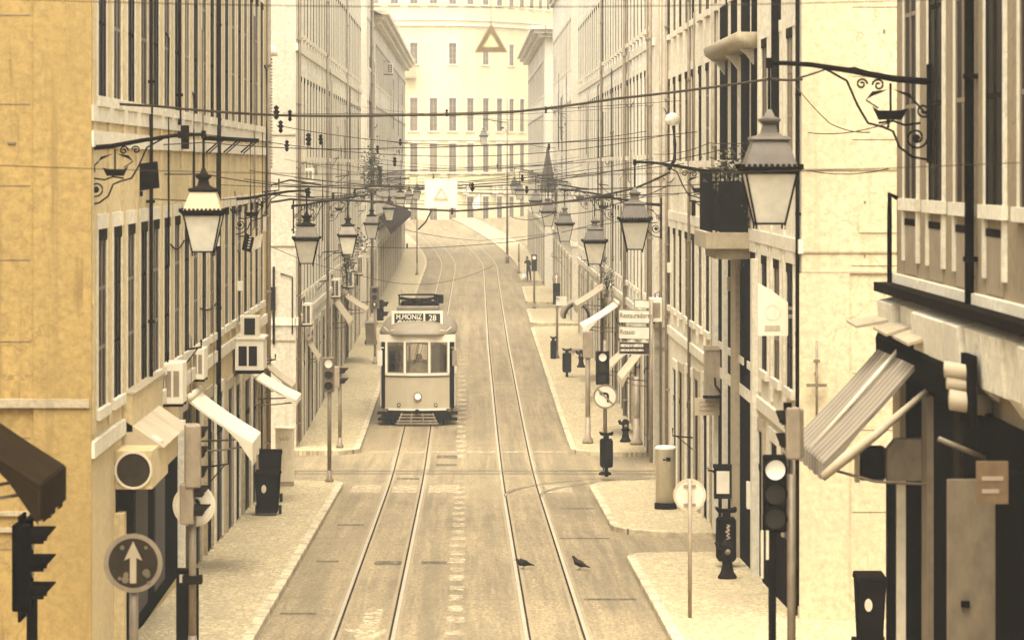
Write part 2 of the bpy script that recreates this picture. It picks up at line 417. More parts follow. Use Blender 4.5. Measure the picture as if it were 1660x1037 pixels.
# ------------------------------------------------------------------ buildings
def win_meshes(w, h, key, bars=2, deep=.03, pale=False, cap=True, far=False):
    f = MB(); t = .17
    f.box(-.02, deep, -w / 2 - t, -w / 2, 0, h); f.box(-.02, deep, w / 2, w / 2 + t, 0, h)
    f.box(-.02, deep + .01, -w / 2 - t - .03, w / 2 + t + .03, h, h + .2); f.box(-.02, deep + .05, -w / 2 - t - .05, w / 2 + t + .05, -.14, 0)
    p = MB(); p.mi = 0; p.box(-.01, .006, -w / 2, w / 2, 0, h)
    p.mi = 1; p.box(-.01, .02, -w / 2, -w / 2 + .06, 0, h); p.box(-.01, .02, w / 2 - .06, w / 2, 0, h); p.box(-.01, .02, -.035, .035, 0, h)
    for i in range(1, bars + 1): z = h * i / (bars + 1); p.box(-.01, .017, -w / 2, w / 2, z - .025, z + .025)
    p.mi = 2
    if cap: p.box(-.01, deep + .012, -w / 2, w / 2, h - .16, h)
    fo = f.build('window', STONE); po = p.build('pane', [PANEL if pale else HAZEPANE if far else PANE, GREY if far else WOODD if key % 2 else BROWN, BROWN if far else CAPM])
    a, b = fo.data, po.data; bpy.data.objects.remove(fo); bpy.data.objects.remove(po); return a, b
WM = {}
def window(parent, x, y, z, w, h, rz, k=0, sub=True, deep=.03, bars=2):
    pale = (k * 7919 % 11) == 3
    key = (w, h, pale, deep, bars, k % 2)
    if key not in WM: WM[key] = win_meshes(w, h, k % 2, bars, deep, pale, far=deep > .05)
    a, b = WM[key]
    o = link('window', a, parent, (x, y, z), rz); link('pane', b, o)
    return o

def building(side, y0, y1, W, ztop, wall, label, rows, wy, zshop, name='building', end_mat=None, cornice=.35, depth=10, pil=True, doors=(), winw=.95, bands=(), skipdoor=False, endc=True, door0=None, zbase=None, deep=.03):
    """side -1 left / +1 right.  rows = (z0, z1) of each storey of windows, wy = (first, step, last)."""
    gz = zg(y0); rt = thing(name, label, 'building', (side * W, y0, gz))
    n = -side; L = y1 - y0; lz = lambda z: z - gz
    m = MB(); m.box(0, side * depth, 0, L, lz(min(zg(y0), zg(y1)) - 1), lz(ztop))
    ws = []; y = wy[0]
    while y <= wy[1 + 1]: ws.append(y); y += wy[1]
    if pil:
        for y in ws:
            m.box(-.01 * n, .035 * n, y - y0 - wy[1] / 2 - .16, y - y0 - wy[1] / 2 + .16, lz(zshop + .3), lz(ztop - .4))
    m.build('wall', wall, rt)
    if cornice:
        c = MB()
        for k, (d, zz0, zz1) in enumerate(((cornice * .45, -.7, -.45), (cornice * .75, -.45, -.2), (cornice, -.2, .05))):
            c.box(-.05 * n + side * .0, d * n, -.0 - d * .9, L + d * .3, lz(ztop + zz0), lz(ztop + zz1)); c.box(0, side * depth, -d * .9, .02, lz(ztop + zz0) + .002, lz(ztop + zz1) - .002)
        c.build('cornice', STONE, rt)
    for z, d in ((zshop, .07),) + tuple(bands):
        sc = MB(); sc.box(-.02 * n, d * n, -d * .8, L, lz(z), lz(z + .22))
        if endc and z == zshop: sc.box(0, side * depth, -d * .8, .02, lz(z) + .002, lz(z + .22) - .002)
        sc.build('string_course', STONE, rt)
    rz = 0 if side < 0 else math.pi
    cnt = 0
    for ri, (za, zb) in enumerate(rows):
        for k, y in enumerate(ws):
            if cnt >= 98: break
            window(rt, 0, y - y0, lz(za), winw, round(zb - za, 2), rz, k + 3 * ri + int(y0), deep=deep); cnt += 1
    # ground floor: doors and shop openings with stone piers
    if not skipdoor:
        y = door0 or y0 + .9; k = 0
        while y < y1 - 1.8:
            w = 1.25 if k % 3 else 1.7; h = min(3.0, zshop - zg(y) - .5)
            d = MB(); zz = lz(zg(y) + .13)
            d.mi = 0; d.box(-.02 * n, .012 * n, y - y0, y - y0 + w, zz, zz + h)
            d.mi = 1; d.box(-.02 * n, .05 * n, y - y0 - .22, y - y0, zz, zz + h + .22); d.box(-.02 * n, .05 * n, y - y0 + w, y - y0 + w + .22, zz, zz + h + .22); d.box(-.02 * n, .052 * n, y - y0, y - y0 + w, zz + h, zz + h + .22)
            d.mi = 2; d.box(-.02 * n, .028 * n, y - y0 + w / 2 - .04, y - y0 + w / 2 + .04, zz, zz + h); d.box(-.02 * n, .026 * n, y - y0, y - y0 + w, zz + h * .72, zz + h * .76)
            d.build('door', [(PANE, SHUT, WOODD)[(k + int(y0)) % 3], STONE if k % 2 else STONED, DARK2], rt)
            y += w + .95 + (k % 2) * .5; k += 1
    return rt
def pipe(parent, side, y, z0, z1, r=.045, off=.07, mat=None, loc0=None):
    n = -side; m = MB(); b = parent.location
    m.tube([(off * n, y - b.y, z0 - b.z), (off * n, y - b.y, z1 - b.z)], r, 8)
    z = z0 + .5
    while z < z1: m.box(0, off * n * 1.7, y - b.y - r * 1.4, y - b.y + r * 1.4, z - b.z, z - b.z + .05); z += 1.9
    return m.build('downpipe', mat or DARK2, parent)

W_L, W_R = 5.1, 5.3
def clutter(rt, side, y0, y1, zlo, zhi, n, seed):
    rnd = random.Random(seed); b = rt.location; q = -side
    for k in range(n):
        y = rnd.uniform(y0, y1) - b.y; t = rnd.random(); m = MB()
        if t < .42:
            z0 = rnd.uniform(zlo, zhi); z1 = min(zhi + 3, z0 + rnd.uniform(1.5, 6)); r = rnd.uniform(.01, .026)
            m.tube([(0, y, z0 - b.z), (q * .07, y, z0 + .05 - b.z), (q * .07, y + rnd.uniform(-.1, .1), (z0 + z1) / 2 - b.z), (q * .07, y, z1 - b.z), (0, y + .1, z1 + .1 - b.z)], r, 6); m.build('cable', rnd.choice((DARK2, BROWN, GREY)), rt)
        elif t < .62:
            z = rnd.uniform(zlo, zhi) - b.z; w, h, d = rnd.uniform(.15, .35), rnd.uniform(.2, .5), rnd.uniform(.08, .2); m.box(0, q * d, y, y + w, z, z + h); m.build('junction_box', rnd.choice((DARK2, PALEM, GREY, WHITEM)), rt)
        elif t < .8:
            z = rnd.uniform(zlo, zhi) - b.z; L = rnd.uniform(1.5, 5); m.tube([(q * .05, y + L * i / 6, z - .12 * math.sin(math.pi * i / 6)) for i in range(7)], .014, 5); m.build('cable', DARK2, rt)
        else:
            z = rnd.uniform(zlo, zhi) - b.z; d = rnd.uniform(.25, .6); m.tube([(0, y, z), (q * d, y, z + .05), (q * d, y, z + rnd.uniform(.1, .35))], .02, 6); m.tube([(0, y, z - .3), (q * d * .8, y, z + .03)], .012, 5); m.build('wall_bracket', DARK2, rt)
building(-1, 17, 33.2, W_L, 13.5, TANW, 'tan building just inside the left edge carrying the brown awning', [(5.4, 7.8), (9.4, 12.2)], (19, 2, 32), 4.8)
L1 = building(-1, 42.3, 79.7, W_L, 15.2, LEFTW, 'ochre building with a blank end wall at the left edge', [(5.15, 7.62), (9.45, 12.5)], (43.55, 1.87, 78.6), 4.55, bands=((8.75, .06), (9.1, .05)), endc=False, door0=55.6)
m = MB(); m.box(-W_L - 9, -W_L - .003, -.012, 0, 0, 0)
e = MB(); e.box(-10, -.01, -.014, 0, -1.5, 13.6); e.mi = 1
e.box(-10, .0, -.09, -.0, PZ(660, 42.3) - L1.location.z, PZ(646, 42.3) - L1.location.z)
for zz in (2.2, 2.42): e.box(-10, 0, -.05, 0, zz - .06, zz)
e.mi = 0; e.box(-.75, .03, -.06, .0, -1.5, 13.4)
rj = random.Random(5); e.mi = 2
for z in (3.1, 4.6, 5.9, 7.0, 8.0, 9.1, 10.3): e.box(-9, -.8, -.018, -.012, z - 1.2, z - 1.19 + .004)
for k in range(14): xx = rj.uniform(-4.5, -.9); zz = rj.uniform(2.5, 10); e.box(xx, xx + rj.uniform(.02, .12), -.03, -.012, zz, zz + rj.uniform(.02, .09))
e.build('end_wall', [OCHRE, STONED, BROWN], L1)
for px, a, b in ((237, 3.6, 13.5), (284, 9.2, 13.5)): pipe(L1, -1, F * W_L / (VX - px), a, b, .03, .08)
pipe(L1, -1, 63.2, 3.2, 14, .05, .08); pipe(L1, -1, 78.9, 1, 14, .06, .09, GREY)
L2 = building(-1, 93, 150, W_L, 18.2, CREAM, 'cream building rising behind the left traffic lights', [(4.6, 7.3), (8.75, 11.2), (12.5, 15.0)], (95.4, 1.95, 149), 3.75, winw=.72, deep=.034, bands=((11.9, .06),))
for bb, sd in ((L2, -1),):
    m = MB(); m.box(sd * 10, 0, -.02, 0, -1, 17); m.mi = 1
    for z in (3.3, 6.1, 9.4): m.box(sd * 10, 0, -.05, -.02, z, z + .04)
    m.build('end_wall', [ENDW, STONED], bb)
pipe(L2, -1, 93.4, .3, 17, .05, .09, BROWN); pipe(L2, -1, 131, .5, 17, .04, .08, GREY); pipe(L2, -1, 112, .5, 17, .05, .1, GREY)
m = MB()
zb = L2.location.z
m.tube([(-.65, -.06, 3.2), (-.65, -.06, 5.5)], .035, 6); m.tube([(-.1, -.05, 3.5), (-.1, -.05, 5.2), (-.45, -.05, 5.3)], .02, 6); m.box(-.78, -.6, -.12, 0, 4.2, 4.9)
m.build('cable_box', DARK2, L2)
L3 = building(-1, 157, 170.5, W_L, 18.8, PALE, 'pale narrow building with a dark downpipe on the left', [(5.2, 7.6), (9.2, 11.8), (13.5, 16)], (159, 2.2, 170), 4.2, winw=.72, deep=.034)
pipe(L3, -1, 163.5, .8, 18, .08, .12, BROWN)
L4 = building(-1, 171.5, 256, W_L, 16.9, PALE, 'long low building with a heavy cornice at the far left bend', [(5.6, 8.0), (9.4, 11.8), (13, 15.2)], (174, 2.6, 255), 4.6, cornice=.8)
r_ = MB(); r_.add([(.5, -1, 15.95 - 0), (-5, -1, 18.6), (-5, 85, 18.6), (.5, 85, 15.95), (-10, -1, 16), (-10, 85, 16)], [(0, 1, 2, 3), (1, 4, 5, 2), (0, 4, 1), (3, 2, 5)])
r_.build('roof', CANVD, L4, (0, 0, .15))
for bb, sd, ya, yb, za, zb_, nn in ((L1, -1, 52, 79, 2.5, 9, 22), (L2, -1, 94, 149, 2, 9, 32), (L4, -1, 173, 250, 4, 12, 16), (L3, -1, 158, 170, 3, 11, 10)): clutter(bb, sd, ya, yb, za, zb_, nn, int(ya))
R0 = building(1, 20, 38.7, W_R, 14, TANW, 'near right building with a torn fascia and big awning', [(8.1, 11.4)], (21.55, 1.98, 38), 6.95, pil=False, skipdoor=True, winw=1.0, bands=((12.2, .1),), deep=.02)
R1 = building(1, 49.7, 83, W_R, 16, RIGHTW, 'cream building with a blank lit end wall and iron balcony', [(4.85, 6.9), (8.6, 10.75), (11.9, 14.4)], (51.3, 2.2, 82.5), 4.1, bands=((7.1, .05),), endc=False)
e = MB(); e.box(0.002, 10, -.014, 0, -1.5, 13.6); e.mi = 1
for py, d in ((691 / 3.988 * 0 + 440, .05), (407, .035), (273, .03)): e.box(0.0, 10, -d, 0, PZ(py, 49.7) - R1.location.z - .03, PZ(py, 49.7) - R1.location.z)
e.mi = 0; e.box(-.04, .75, -.05, 0, -1.5, PZ(440, 49.7) - R1.location.z - .03)
e.box(.9, 1.75, -.03, 0, PZ(377, 49.7) - R1.location.z, PZ(322, 49.7) - R1.location.z)
e.mi = 2
for z in (1.6, 3.0, 4.3, 5.2, 6.9, 8.9, 9.9, 11): e.box(.8, 9, -.018, -.012, z - R1.location.z, z - R1.location.z + .012)
for k in range(10): xx = rj.uniform(.8, 3.5); zz = rj.uniform(2, 11) - R1.location.z; e.box(xx, xx + rj.uniform(.02, .08), -.03, -.012, zz, zz + rj.uniform(.02, .07))
for xx, zz in ((.98, 7.05), (1.68, 7.05), (.98, 7.9), (1.68, 7.9)): e.box(xx, xx + .03, -.04, -.03, zz - R1.location.z + 0, zz - R1.location.z + .03)
e.build('end_wall', [BLANK, STONED, BROWN], R1)
pipe(R1, 1, 49.86, 1.5, 14.5, .035, .05, DARK); pipe(R1, 1, 66.5, .8, 14.5, .05, .08, GREY); pipe(R1, 1, 82.2, .2, 14.5, .05, .08, GREY); pipe(R1, 1, 74, .5, 14.5, .04, .07, BROWN)
R2 = building(1, 89, 150, W_R, 18.2, PALE, 'pale building above the striped awnings on the right', [(4.7, 7.1), (8.8, 11.3), (12.5, 15.0)], (91, 2.05, 149), 3.9, winw=.72, deep=.034, bands=((11.9, .05),))
m = MB(); m.box(0, 10, -.02, 0, -1, 17); m.mi = 1; m.box(0, 10, -.05, -.02, 3.3, 3.36); m.box(0, 10, -.05, -.02, 8.1, 8.16); m.build('end_wall', [ENDW, STONED], R2)
m = MB()
for xx in (.18, .5): m.tube([(xx, -.06, 0), (xx, -.06, 16)], .035, 6); m.build('downpipe', GREY, R2); m = MB()
for y, rr, mm in ((89.4, .05, GREY), (90.6, .04, BROWN), (104, .06, GREY), (122, .05, BROWN)): pipe(R2, 1, y, .2, 20, rr, .09, mm)
R3 = building(1, 158, 195, W_R, 19, PALE, 'far pale building behind the right hand traffic signal', [(5.2, 7.6), (9.2, 11.8), (13.5, 16)], (160, 2.3, 194), 4.4, winw=.72, deep=.034)
R4 = building(1, 199, 254, 4.9, 17.3, CREAM, 'low building with a moulded cornice at the far right', [(5.6, 8.0), (9.4, 11.8), (13, 15.2)], (202, 2.6, 253), 4.8, cornice=.9)

for bb, sd, ya, yb, za, zb_, nn in ((R1, 1, 57, 82.5, 2, 9, 18), (R2, 1, 90, 149, 2, 11, 30), (R3, 1, 159, 194, 3, 12, 16)): clutter(bb, sd, ya, yb, za, zb_, nn, int(ya))
for bb, sd in ((L3, -1), (R3, 1)):
    m = MB(); m.box(sd * 10, 0, -.02, 0, -1, 17.4); m.build('end_wall', ENDW, bb)
# far building: convex facade closing the street
fx, fy = PX(655, 296), 296.0
pts = []; ang = 0.0; x, y = fx - 6 * 1.85, fy
s_ = 1.85
for i in range(22):
    pts.append((x, y, ang))
    k = i - 6
    a = 0 if k < 1 else min(70, [0, 6, 16, 33, 42, 47, 55, 57, 60, 63, 66, 68, 70][min(12, k)])
    ang = R(a); x += s_ * math.cos(ang); y += s_ * math.sin(ang)
FB = thing('building', 'yellow curved building closing the end of the street', 'building', (fx, fy, zg(300)))
bx, by, bz = FB.location
m = MB(); N = len(pts)
top = 27 - bz
vs = [(px - bx, py - by, z) for z in (-3, top) for px, py, a in pts] + [(px - bx - 2, py - by + 12, z) for z in (-3, top) for px, py, a in pts]
m.add(vs, [(i, i + 1, N + i + 1, N + i) for i in range(N - 1)] + [(2 * N + i, 3 * N + i, 3 * N + i + 1, 2 * N + i + 1) for i in range(N - 1)] + [(N + i, N + i + 1, 3 * N + i + 1, 3 * N + i) for i in range(N - 1)] + [(0, N, 3 * N, 2 * N), (N - 1, 3 * N - 1, 4 * N - 1, 2 * N - 1)])
m.build('wall', YELLOW, FB)
for z0, z1, d in ((PZ(228, 300), PZ(225, 300), .12), (PZ(312, 300), PZ(308, 300), .15), (PZ(300, 300), PZ(297, 300), .1), (PZ(45, 300), PZ(41, 300), .2), (PZ(36, 300), PZ(34, 300), .15)):
    m = MB()
    for i in range(N - 1):
        (x0, y0, _), (x1, y1, a) = pts[i], pts[i + 1]
        nn = Vector((math.sin(a), -math.cos(a), 0))
        p = [Vector((x0 - bx, y0 - by, 0)), Vector((x1 - bx, y1 - by, 0))]
        q = [p[0] - nn * .02, p[1] - nn * .02, p[1] + nn * d, p[0] + nn * d]
        m.prism([(v.x, v.y, z1 - bz) for v in q], (0, 0, z0 - z1))
    m.build('string_course', STONE, FB)
def zf(py): return PZ(py, 300) - bz
m = MB()
for i in range(N - 1):
    (x0, y0, _), (x1, y1, a) = pts[i], pts[i + 1]
    nn = Vector((math.sin(a), -math.cos(a), 0)); p = [Vector((x0 - bx, y0 - by, 0)), Vector((x1 - bx, y1 - by, 0))]
    q = [p[0], p[1], p[1] + nn * .14, p[0] + nn * .14]; m.prism([(v.x, v.y, -3) for v in q], (0, 0, zf(357.5) + 3))
m.build('plinth', STONED, FB)
for i in range(N - 1):
    (x0, y0, _), (x1, y1, a) = pts[i], pts[i + 1]
    xm, ym = (x0 + x1) / 2 - bx, (y0 + y1) / 2 - by
    for j, (pt, pb) in enumerate(((318, 356), (233, 279), (160, 213), (72, 106), (-40, 10))):
        if j == 3 and i % 2: continue
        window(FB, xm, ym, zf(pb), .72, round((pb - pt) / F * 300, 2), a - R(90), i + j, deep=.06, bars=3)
b_ = MB(); b_.box(PX(655, 296) - bx, PX(675, 296) - bx, -.7, 0, zf(129), zf(126))
for k in range(9): xx = PX(656 + 2.2 * k, 296) - bx; b_.box(xx, xx + .04, -.68, -.64, zf(126), zf(100))
b_.box(PX(655, 296) - bx, PX(675, 296) - bx, -.7, -.62, zf(101), zf(99)); b_.build('balcony', STONED, FB)
for px, s, sz in ((755, 'S', .62), (786, '\u00b7', .4), (803, 'I', .35), (820, 'A', .5)):
    if s == '\u00b7': continue
    yy = 296 + (px - 720) * .07 if px > 720 else 296
    k = MB(); q = P(px, 307, yy)
    # find facade point by marching to the polyline
    best = min(pts, key=lambda t: abs(VX + F * t[0] / t[1] - px))
    sg = thing('letter_plate', {'S': 'small white plate lettered S on the far building', 'I': 'faint narrow letter plate between S and A on the far building', 'A': 'pale plate lettered A on the far building'}[s], 'sign', (PX(px, best[1] - .4), best[1] - .4, PZ(307, best[1])))
    k.box(-.28, .28, -.03, .25, -.42, .42); k.build('plate', WHITEM if s == 'S' else PALEM, sg)
    text('letter', s, .75, (0, -.035, 0), DARK2 if s == 'S' else GREY, sg)
k = MB(); sg = thing('hanging_sign', 'tilted pale sheet sign on the far facade below the letter plates', 'sign', tuple(P(775, 326, 296.5)))
k.xz([(-.55, -.25), (.2, .75), (.2, -.75), (-.45, -.75)], -.04, 0); k.build('sheet', CANVW, sg); k = MB(); k.box(.2, .26, -.05, .6, -.75, .8); k.build('frame', BROWN, sg)

# ------------------------------------------------------------------ near right building's shopfront
b = R0.location
m = MB()
prev = None
random.seed(3)
yy = 20.5
while yy < 38.6:
    w = random.uniform(.5, 1.3); y1 = min(38.68, yy + w); d = random.uniform(.16, .3); zt = 6.9; zb_ = random.uniform(6.05, 6.3)
    q = [(0, 0), (-d, -.06), (-d * .8, -.62), (0, zb_ - zt)]
    m.prism([(x_, yy - b.y, z_ + zt - b.z) for x_, z_ in q], (0, y1 - yy - random.uniform(0, .06), 0)); yy = y1
m.build('fascia', STONE, R0)
m = MB(); m.box(-.02, -.28, 20 - b.y, 38.75 - b.y, 6.95 - b.z, 7.06 - b.z); m.build('ledge', DARK2, R0)
for y in (31.45, 33.43, 35.41, 37.39):
    m = MB(); m.mi = 0; m.box(0, -.012, y - b.y - .5, y - b.y + .5, 7.2 - b.z, 7.82 - b.z); m.mi = 1
    for sgn in (-1, 1): m.box(0, -.03, y - b.y + sgn * .5, y - b.y + sgn * .68, 7.35 - b.z, 8.0 - b.z)
    m.mi = 2; m.box(0, -.02, y - b.y - .5, y - b.y + .5, 7.78 - b.z, 7.86 - b.z); m.build('blind_panel', [GREY, STONE, DARK2], R0)
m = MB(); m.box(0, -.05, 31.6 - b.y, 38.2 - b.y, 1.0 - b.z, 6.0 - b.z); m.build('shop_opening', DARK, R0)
for y0, y1, mt in ((37.55, 38.2, PALEM), (35.3, 35.75, BROWN), (33.0, 33.4, WOODD)):
    m = MB(); m.box(-.05, -.12, y0 - b.y, y1 - b.y, 1.0 - b.z, 5.9 - b.z); m.build('pillar', mt, R0)
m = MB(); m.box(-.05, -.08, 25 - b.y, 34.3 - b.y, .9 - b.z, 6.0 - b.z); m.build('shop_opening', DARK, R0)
m = MB(); m.smooth = True; m.smooth = False; m.prism([(0, 0, 6.5), (-.22, 0, 6.5), (-.27, 0, 6.38), (-.26, 0, 6.1), (-.12, 0, 5.95), (0, 0, 5.9)], (0, 6.05, 0)); m.v = [(x, y + 32.6 - b.y, z - b.z) for x, y, z in m.v]; m.build('awning_shade_block', DARK, R0)  # dark block stands in for the shade between fascia and awning
for y0_, y1_, dx, z_ in ((37.6, 38.66, .62, 6.62), (36.2, 37.5, .45, 6.60), (34.6, 36.0, .42, 6.58)):
    m = MB(); m.hexa([(-.2, y0_ - b.y, z_ - .0 - b.z), (-dx, y0_ + .1 - b.y, z_ - .08 - b.z), (-dx, y1_ - b.y, z_ - .06 - b.z), (-.2, y1_ - b.y, z_ + .0 - b.z)], [(-.2, y0_ - b.y, z_ + .04 - b.z), (-dx, y0_ + .1 - b.y, z_ - .05 - b.z), (-dx, y1_ - b.y, z_ - .03 - b.z), (-.2, y1_ - b.y, z_ + .04 - b.z)]); m.build('canopy_board', STONED, R0)
dl = thing('door_leaf', 'tan door leaf standing open at the lower right edge', 'door', (W_R, 31, zg(31)))
m = MB(); m.box(-.55, -.06, 0, .07, 0, PZ(777, 31) - zg(31)); m.build('leaf', BROWN, dl); m = MB(); m.box(-.06, .0, -.02, .09, 0, PZ(777, 31) - zg(31) + .05); m.build('stile', DARK, dl); m = MB(); m.box(-.42, -.34, -.05, 0, 2.35, 2.41); m.build('handle', DARK, dl)
bs = thing('hanging_sign', 'small brown blurred sign at the right edge over the open door leaf', 'sign', tuple(P(1609, 782, 29.5)))
m = MB(); m.box(-.15, .15, 0, .04, -.2, .2); m.build('board', CANVB, bs); m = MB(); m.box(-.1, .1, -.006, 0, .02, .06); m.box(-.1, .06, -.006, 0, -.1, -.06); m.build('mark', CANVT, bs); m = MB(); m.box(.15, .4, .0, .03, .1, .13); m.build('arm', DARK, bs)
p = MB(); pipe(R0, 1, 32.6, 7, 12, .05, .08, DARK)
m = MB(); m.tube([(-.03, 38.5 - b.y, 8.1 - b.z), (-.1, 38.6 - b.y, 8.15 - b.z), (-.1, 38.62 - b.y, 7.9 - b.z), (-.1, 38.62 - b.y, 7.05 - b.z)], .03, 8); m.build('cable', DARK, R0)

sg = thing('sign_box', 'grey sign box projecting beside the near right awning', 'sign', tuple(P(1473, 744, 36.2)))
m = MB(); m.xz([(-.26, -.24), (.26, -.24), (.26, .24), (-.16, .24), (-.26, .12)], -.1, .1); m.build('case', GREY, sg)
m = MB(); m.box(.26, .34, -.03, .03, -.03, .03); m.build('arm', DARK, sg)
sg = thing('sign_box', 'dark square sign box left of the grey sign box', 'sign', tuple(P(1413, 750, 36.4)))
m = MB(); m.box(-.15, .15, -.08, .08, -.2, .2); m.build('case', DARK2, sg, bevel=.03); m = MB(); m.box(.15, .2, -.02, .02, -.03, .03); m.build('arm', PALEM, sg); m = MB(); m.box(-.15, -.19, -.09, .09, -.22, .22); m.build('frame', PALEM, sg)
po = thing('doorway_post', 'dark narrow post with a pale strip under the grey sign box', 'post', (PX(1460, 36.3), 36.3, zg(36.3)))
h = PZ(778, 36.3) - zg(36.3)
for x0, x1, mt, nm in ((1437, 1451, DARK, 'dark_strip'), (1452, 1467, PALEM, 'pale_strip'), (1468, 1500, DARK, 'dark_panel'), (1501, 1512, GREY, 'grey_strip'), (1513, 1536, DARK2, 'door_jamb')):
    m = MB(); m.box(PX(x0, 36.3) - po.location.x, PX(x1 + .4, 36.3) - po.location.x, -.05, .05 + .1 * (x0 == 1468), 0, h); m.build(nm, mt, po)
fa = thing('folded_awning', 'folded pale awning rolls strapped under the fascia at right edge', 'awning', tuple(P(1570, 622, 31.5)))
m = MB(); m.smooth = True
for z0, hh, dx in ((.16, .09, 0), (.03, .07, .02), (-.14, .11, .05)):
    m.prism([(-.27 + dx + .0, -.2 + hh * math.cos(t) * .9, z0 + hh * math.sin(t)) for t in [i * math.pi / 5 for i in range(10)]], (.55, .5, -.12))
m.build('roll', CANVG, fa); m = MB(); m.box(-.03, .03, -.36, .3, -.4, .3); m.build('strap', DARK, fa)
m = MB(); m.tube([(-.3, 0, -.55), (.25, .1, -.78)], .03, 6); m.build('rod', BROWN, fa)

# ------------------------------------------------------------------ lanterns
def lantern_proto(hood):
    r2 = math.sqrt(2); ph = R(45)
    rt = thing('street_lamp', 'x', 'street lamp')
    # origin: wall plate at the height of the arm; lantern hangs LEN out along +x
    LEN = 1.54
    b = MB()
    b.box(0, .04, -.03, .03, -.8, .14)
    arm = [(0, 0, -.03), (.35, 0, -.0), (.75, 0, .075), (1.15, 0, .135), (1.4, 0, .15), (LEN, 0, .15)]
    b.tube(arm, [.034, .032, .028, .024, .022, .022], 8)
    b.tube([(1.05, 0, .12), (.8, 0, -.02), (.7, 0, -.25), (.6, 0, -.42), (.45, 0, -.46), (.36, 0, -.5), (.3, 0, -.65), (.18, 0, -.74), (.03, 0, -.77)], .013, 6)
    def spiral(c, r0, turns, a0, sgn=1, rr=.011):
        N = int(14 * turns); b.tube([(c[0] + r0 * (1 - .8 * i / N) * math.cos(a0 + sgn * 2 * math.pi * turns * i / N), 0, c[1] + r0 * (1 - .8 * i / N) * math.sin(a0 + sgn * 2 * math.pi * turns * i / N)) for i in range(N + 1)], rr, 5)
    spiral((.14, -.56), .11, 1.6, R(180)); spiral((.07, -.3), .07, 1.5, R(200)); spiral((.5, -.06), .06, 1.4, 0); spiral((.66, -.05), .055, 1.4, R(180), -1)
    b.disc((.14, -.56), .035, -.012, .012, 10)
    b.tube([(.1, 0, -.42), (.25, 0, -.44), (.36, 0, -.4), (.5, 0, -.42)], .012, 5)
    b.build('bracket', DARK, rt)
    s = MB(); y0, y1 = -.012, .012
    s.xz([(.22, -.28), (.28, -.39), (.5, -.39), (.56, -.26), (.5, -.3), (.3, -.3)], y0, y1)
    s.xz([(.375, -.3), (.395, -.3), (.395, -.04), (.375, -.04)], y0 - .002, y1 + .002)
    s.xz([(.36, -.1), (.2, -.14), (.17, -.2), (.22, -.17), (.3, -.13)], y0, y1); s.xz([(.41, -.1), (.56, -.12), (.62, -.2), (.55, -.16), (.47, -.13)], y0, y1)
    s.tube([(.17, 0, -.2), (.04, 0, -.34)], .01, 5); s.tube([(.62, 0, -.2), (.5, 0, -.28)], .008, 5)
    s.build('ship_emblem', DARK, rt)
    H = .17        # drop of the rod
    r = MB(); r.tube([(LEN, 0, .2), (LEN, 0, -.14 - H)], .016, 8); r.box(LEN - .03, LEN + .03, -.03, .03, .1, .2); r.build('rod', DARK, rt)
    z = -.14 - H - .60
    L_ = thing('lantern', None, None); L_.parent = rt; L_.location = (LEN, 0, z)
    t = MB()
    t.lathe([(.02 * r2, .62), (.05 * r2, .55), (.10 * r2, .53), (.10 * r2, .51), (.06 * r2, .47), (.075 * r2, .40), (.12 * r2, .37), (.18 * r2, .36), (.19 * r2, .335), (.165 * r2, .31)], 4, (0, 0, 0), ph)
    t.build('cap', HOODD if hood is HOODD else DARK2, L_)
    hd = MB(); hd.lathe([(.165 * r2, .31), (.205 * r2, .2), (.245 * r2, .078)], 4, (0, 0, 0), ph); hd.build('hood', hood, L_)
    e = MB(); e.lathe([(.245 * r2, .005), (.245 * r2, .078), (.285 * r2, .078), (.285 * r2, .05), (.25 * r2, .004)], 4, (0, 0, 0), ph)
    for q in range(4):
        for k in range(11):
            u = -.27 + .054 * k; a = R(90 * q); x_, y_ = u * math.cos(a) + .285 * math.sin(a), u * math.sin(a) - .285 * math.cos(a)
            e.box(x_ - .015, x_ + .015, y_ - .015, y_ + .015, .05, .10)
    e.build('eave', DARK, L_)
    gl = MB(); gl.lathe([(.13 * r2, -.46), (.232 * r2, .0)], 4, (0, 0, 0), ph); gl.build('glass', GLASSF, L_)
    f = MB()
    for q in range(4):
        a = R(45 + 90 * q); c_, s_ = math.cos(a) * r2, math.sin(a) * r2
        f.tube([(c_ * .24, s_ * .24, .01), (c_ * .136, s_ * .136, -.475), (c_ * .136, s_ * .136, -.52)], .011, 5)
    f.lathe([(.135 * r2, -.475), (.145 * r2, -.475), (.145 * r2, -.455), (.135 * r2, -.455)], 4, (0, 0, 0), ph)
    f.build('frame', DARK, L_)
    return rt
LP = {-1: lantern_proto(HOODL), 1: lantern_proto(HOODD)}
used = set()
def lamp(side, px, peave, Y, label, wall=None):
    """px, peave: lantern centre and eave bottom in the photo."""
    c = P(px, peave, Y)
    if side in used: o = copy_tree(LP[side])
    else: o = LP[side]; used.add(side)
    W = (W_L if side < 0 else W_R) if wall is None else wall
    k = 1.2 if side > 0 else 1.04
    d = 1.54 * k; o.scale = (k, k, k)
    o.location = (c.x + side * d, Y, c.z + .91 * k)
    o.rotation_euler.z = 0 if side < 0 else math.pi
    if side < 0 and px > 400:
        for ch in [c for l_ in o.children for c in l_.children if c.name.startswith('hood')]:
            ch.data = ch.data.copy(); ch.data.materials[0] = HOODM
    o['label'] = label; o['group'] = 'wall bracket street lanterns'
    gap = (W - abs(o.location.x)) / k
    if gap > .02:
        m = MB(); m.box(-gap - .02, 0, -.03, .03, -.12, .0); m.build('wall_strut', DARK, o); m = MB(); m.box(-gap - .02, 0, -.02, .02, -.72, -.67); m.build('wall_strut', DARK, o)
    return o
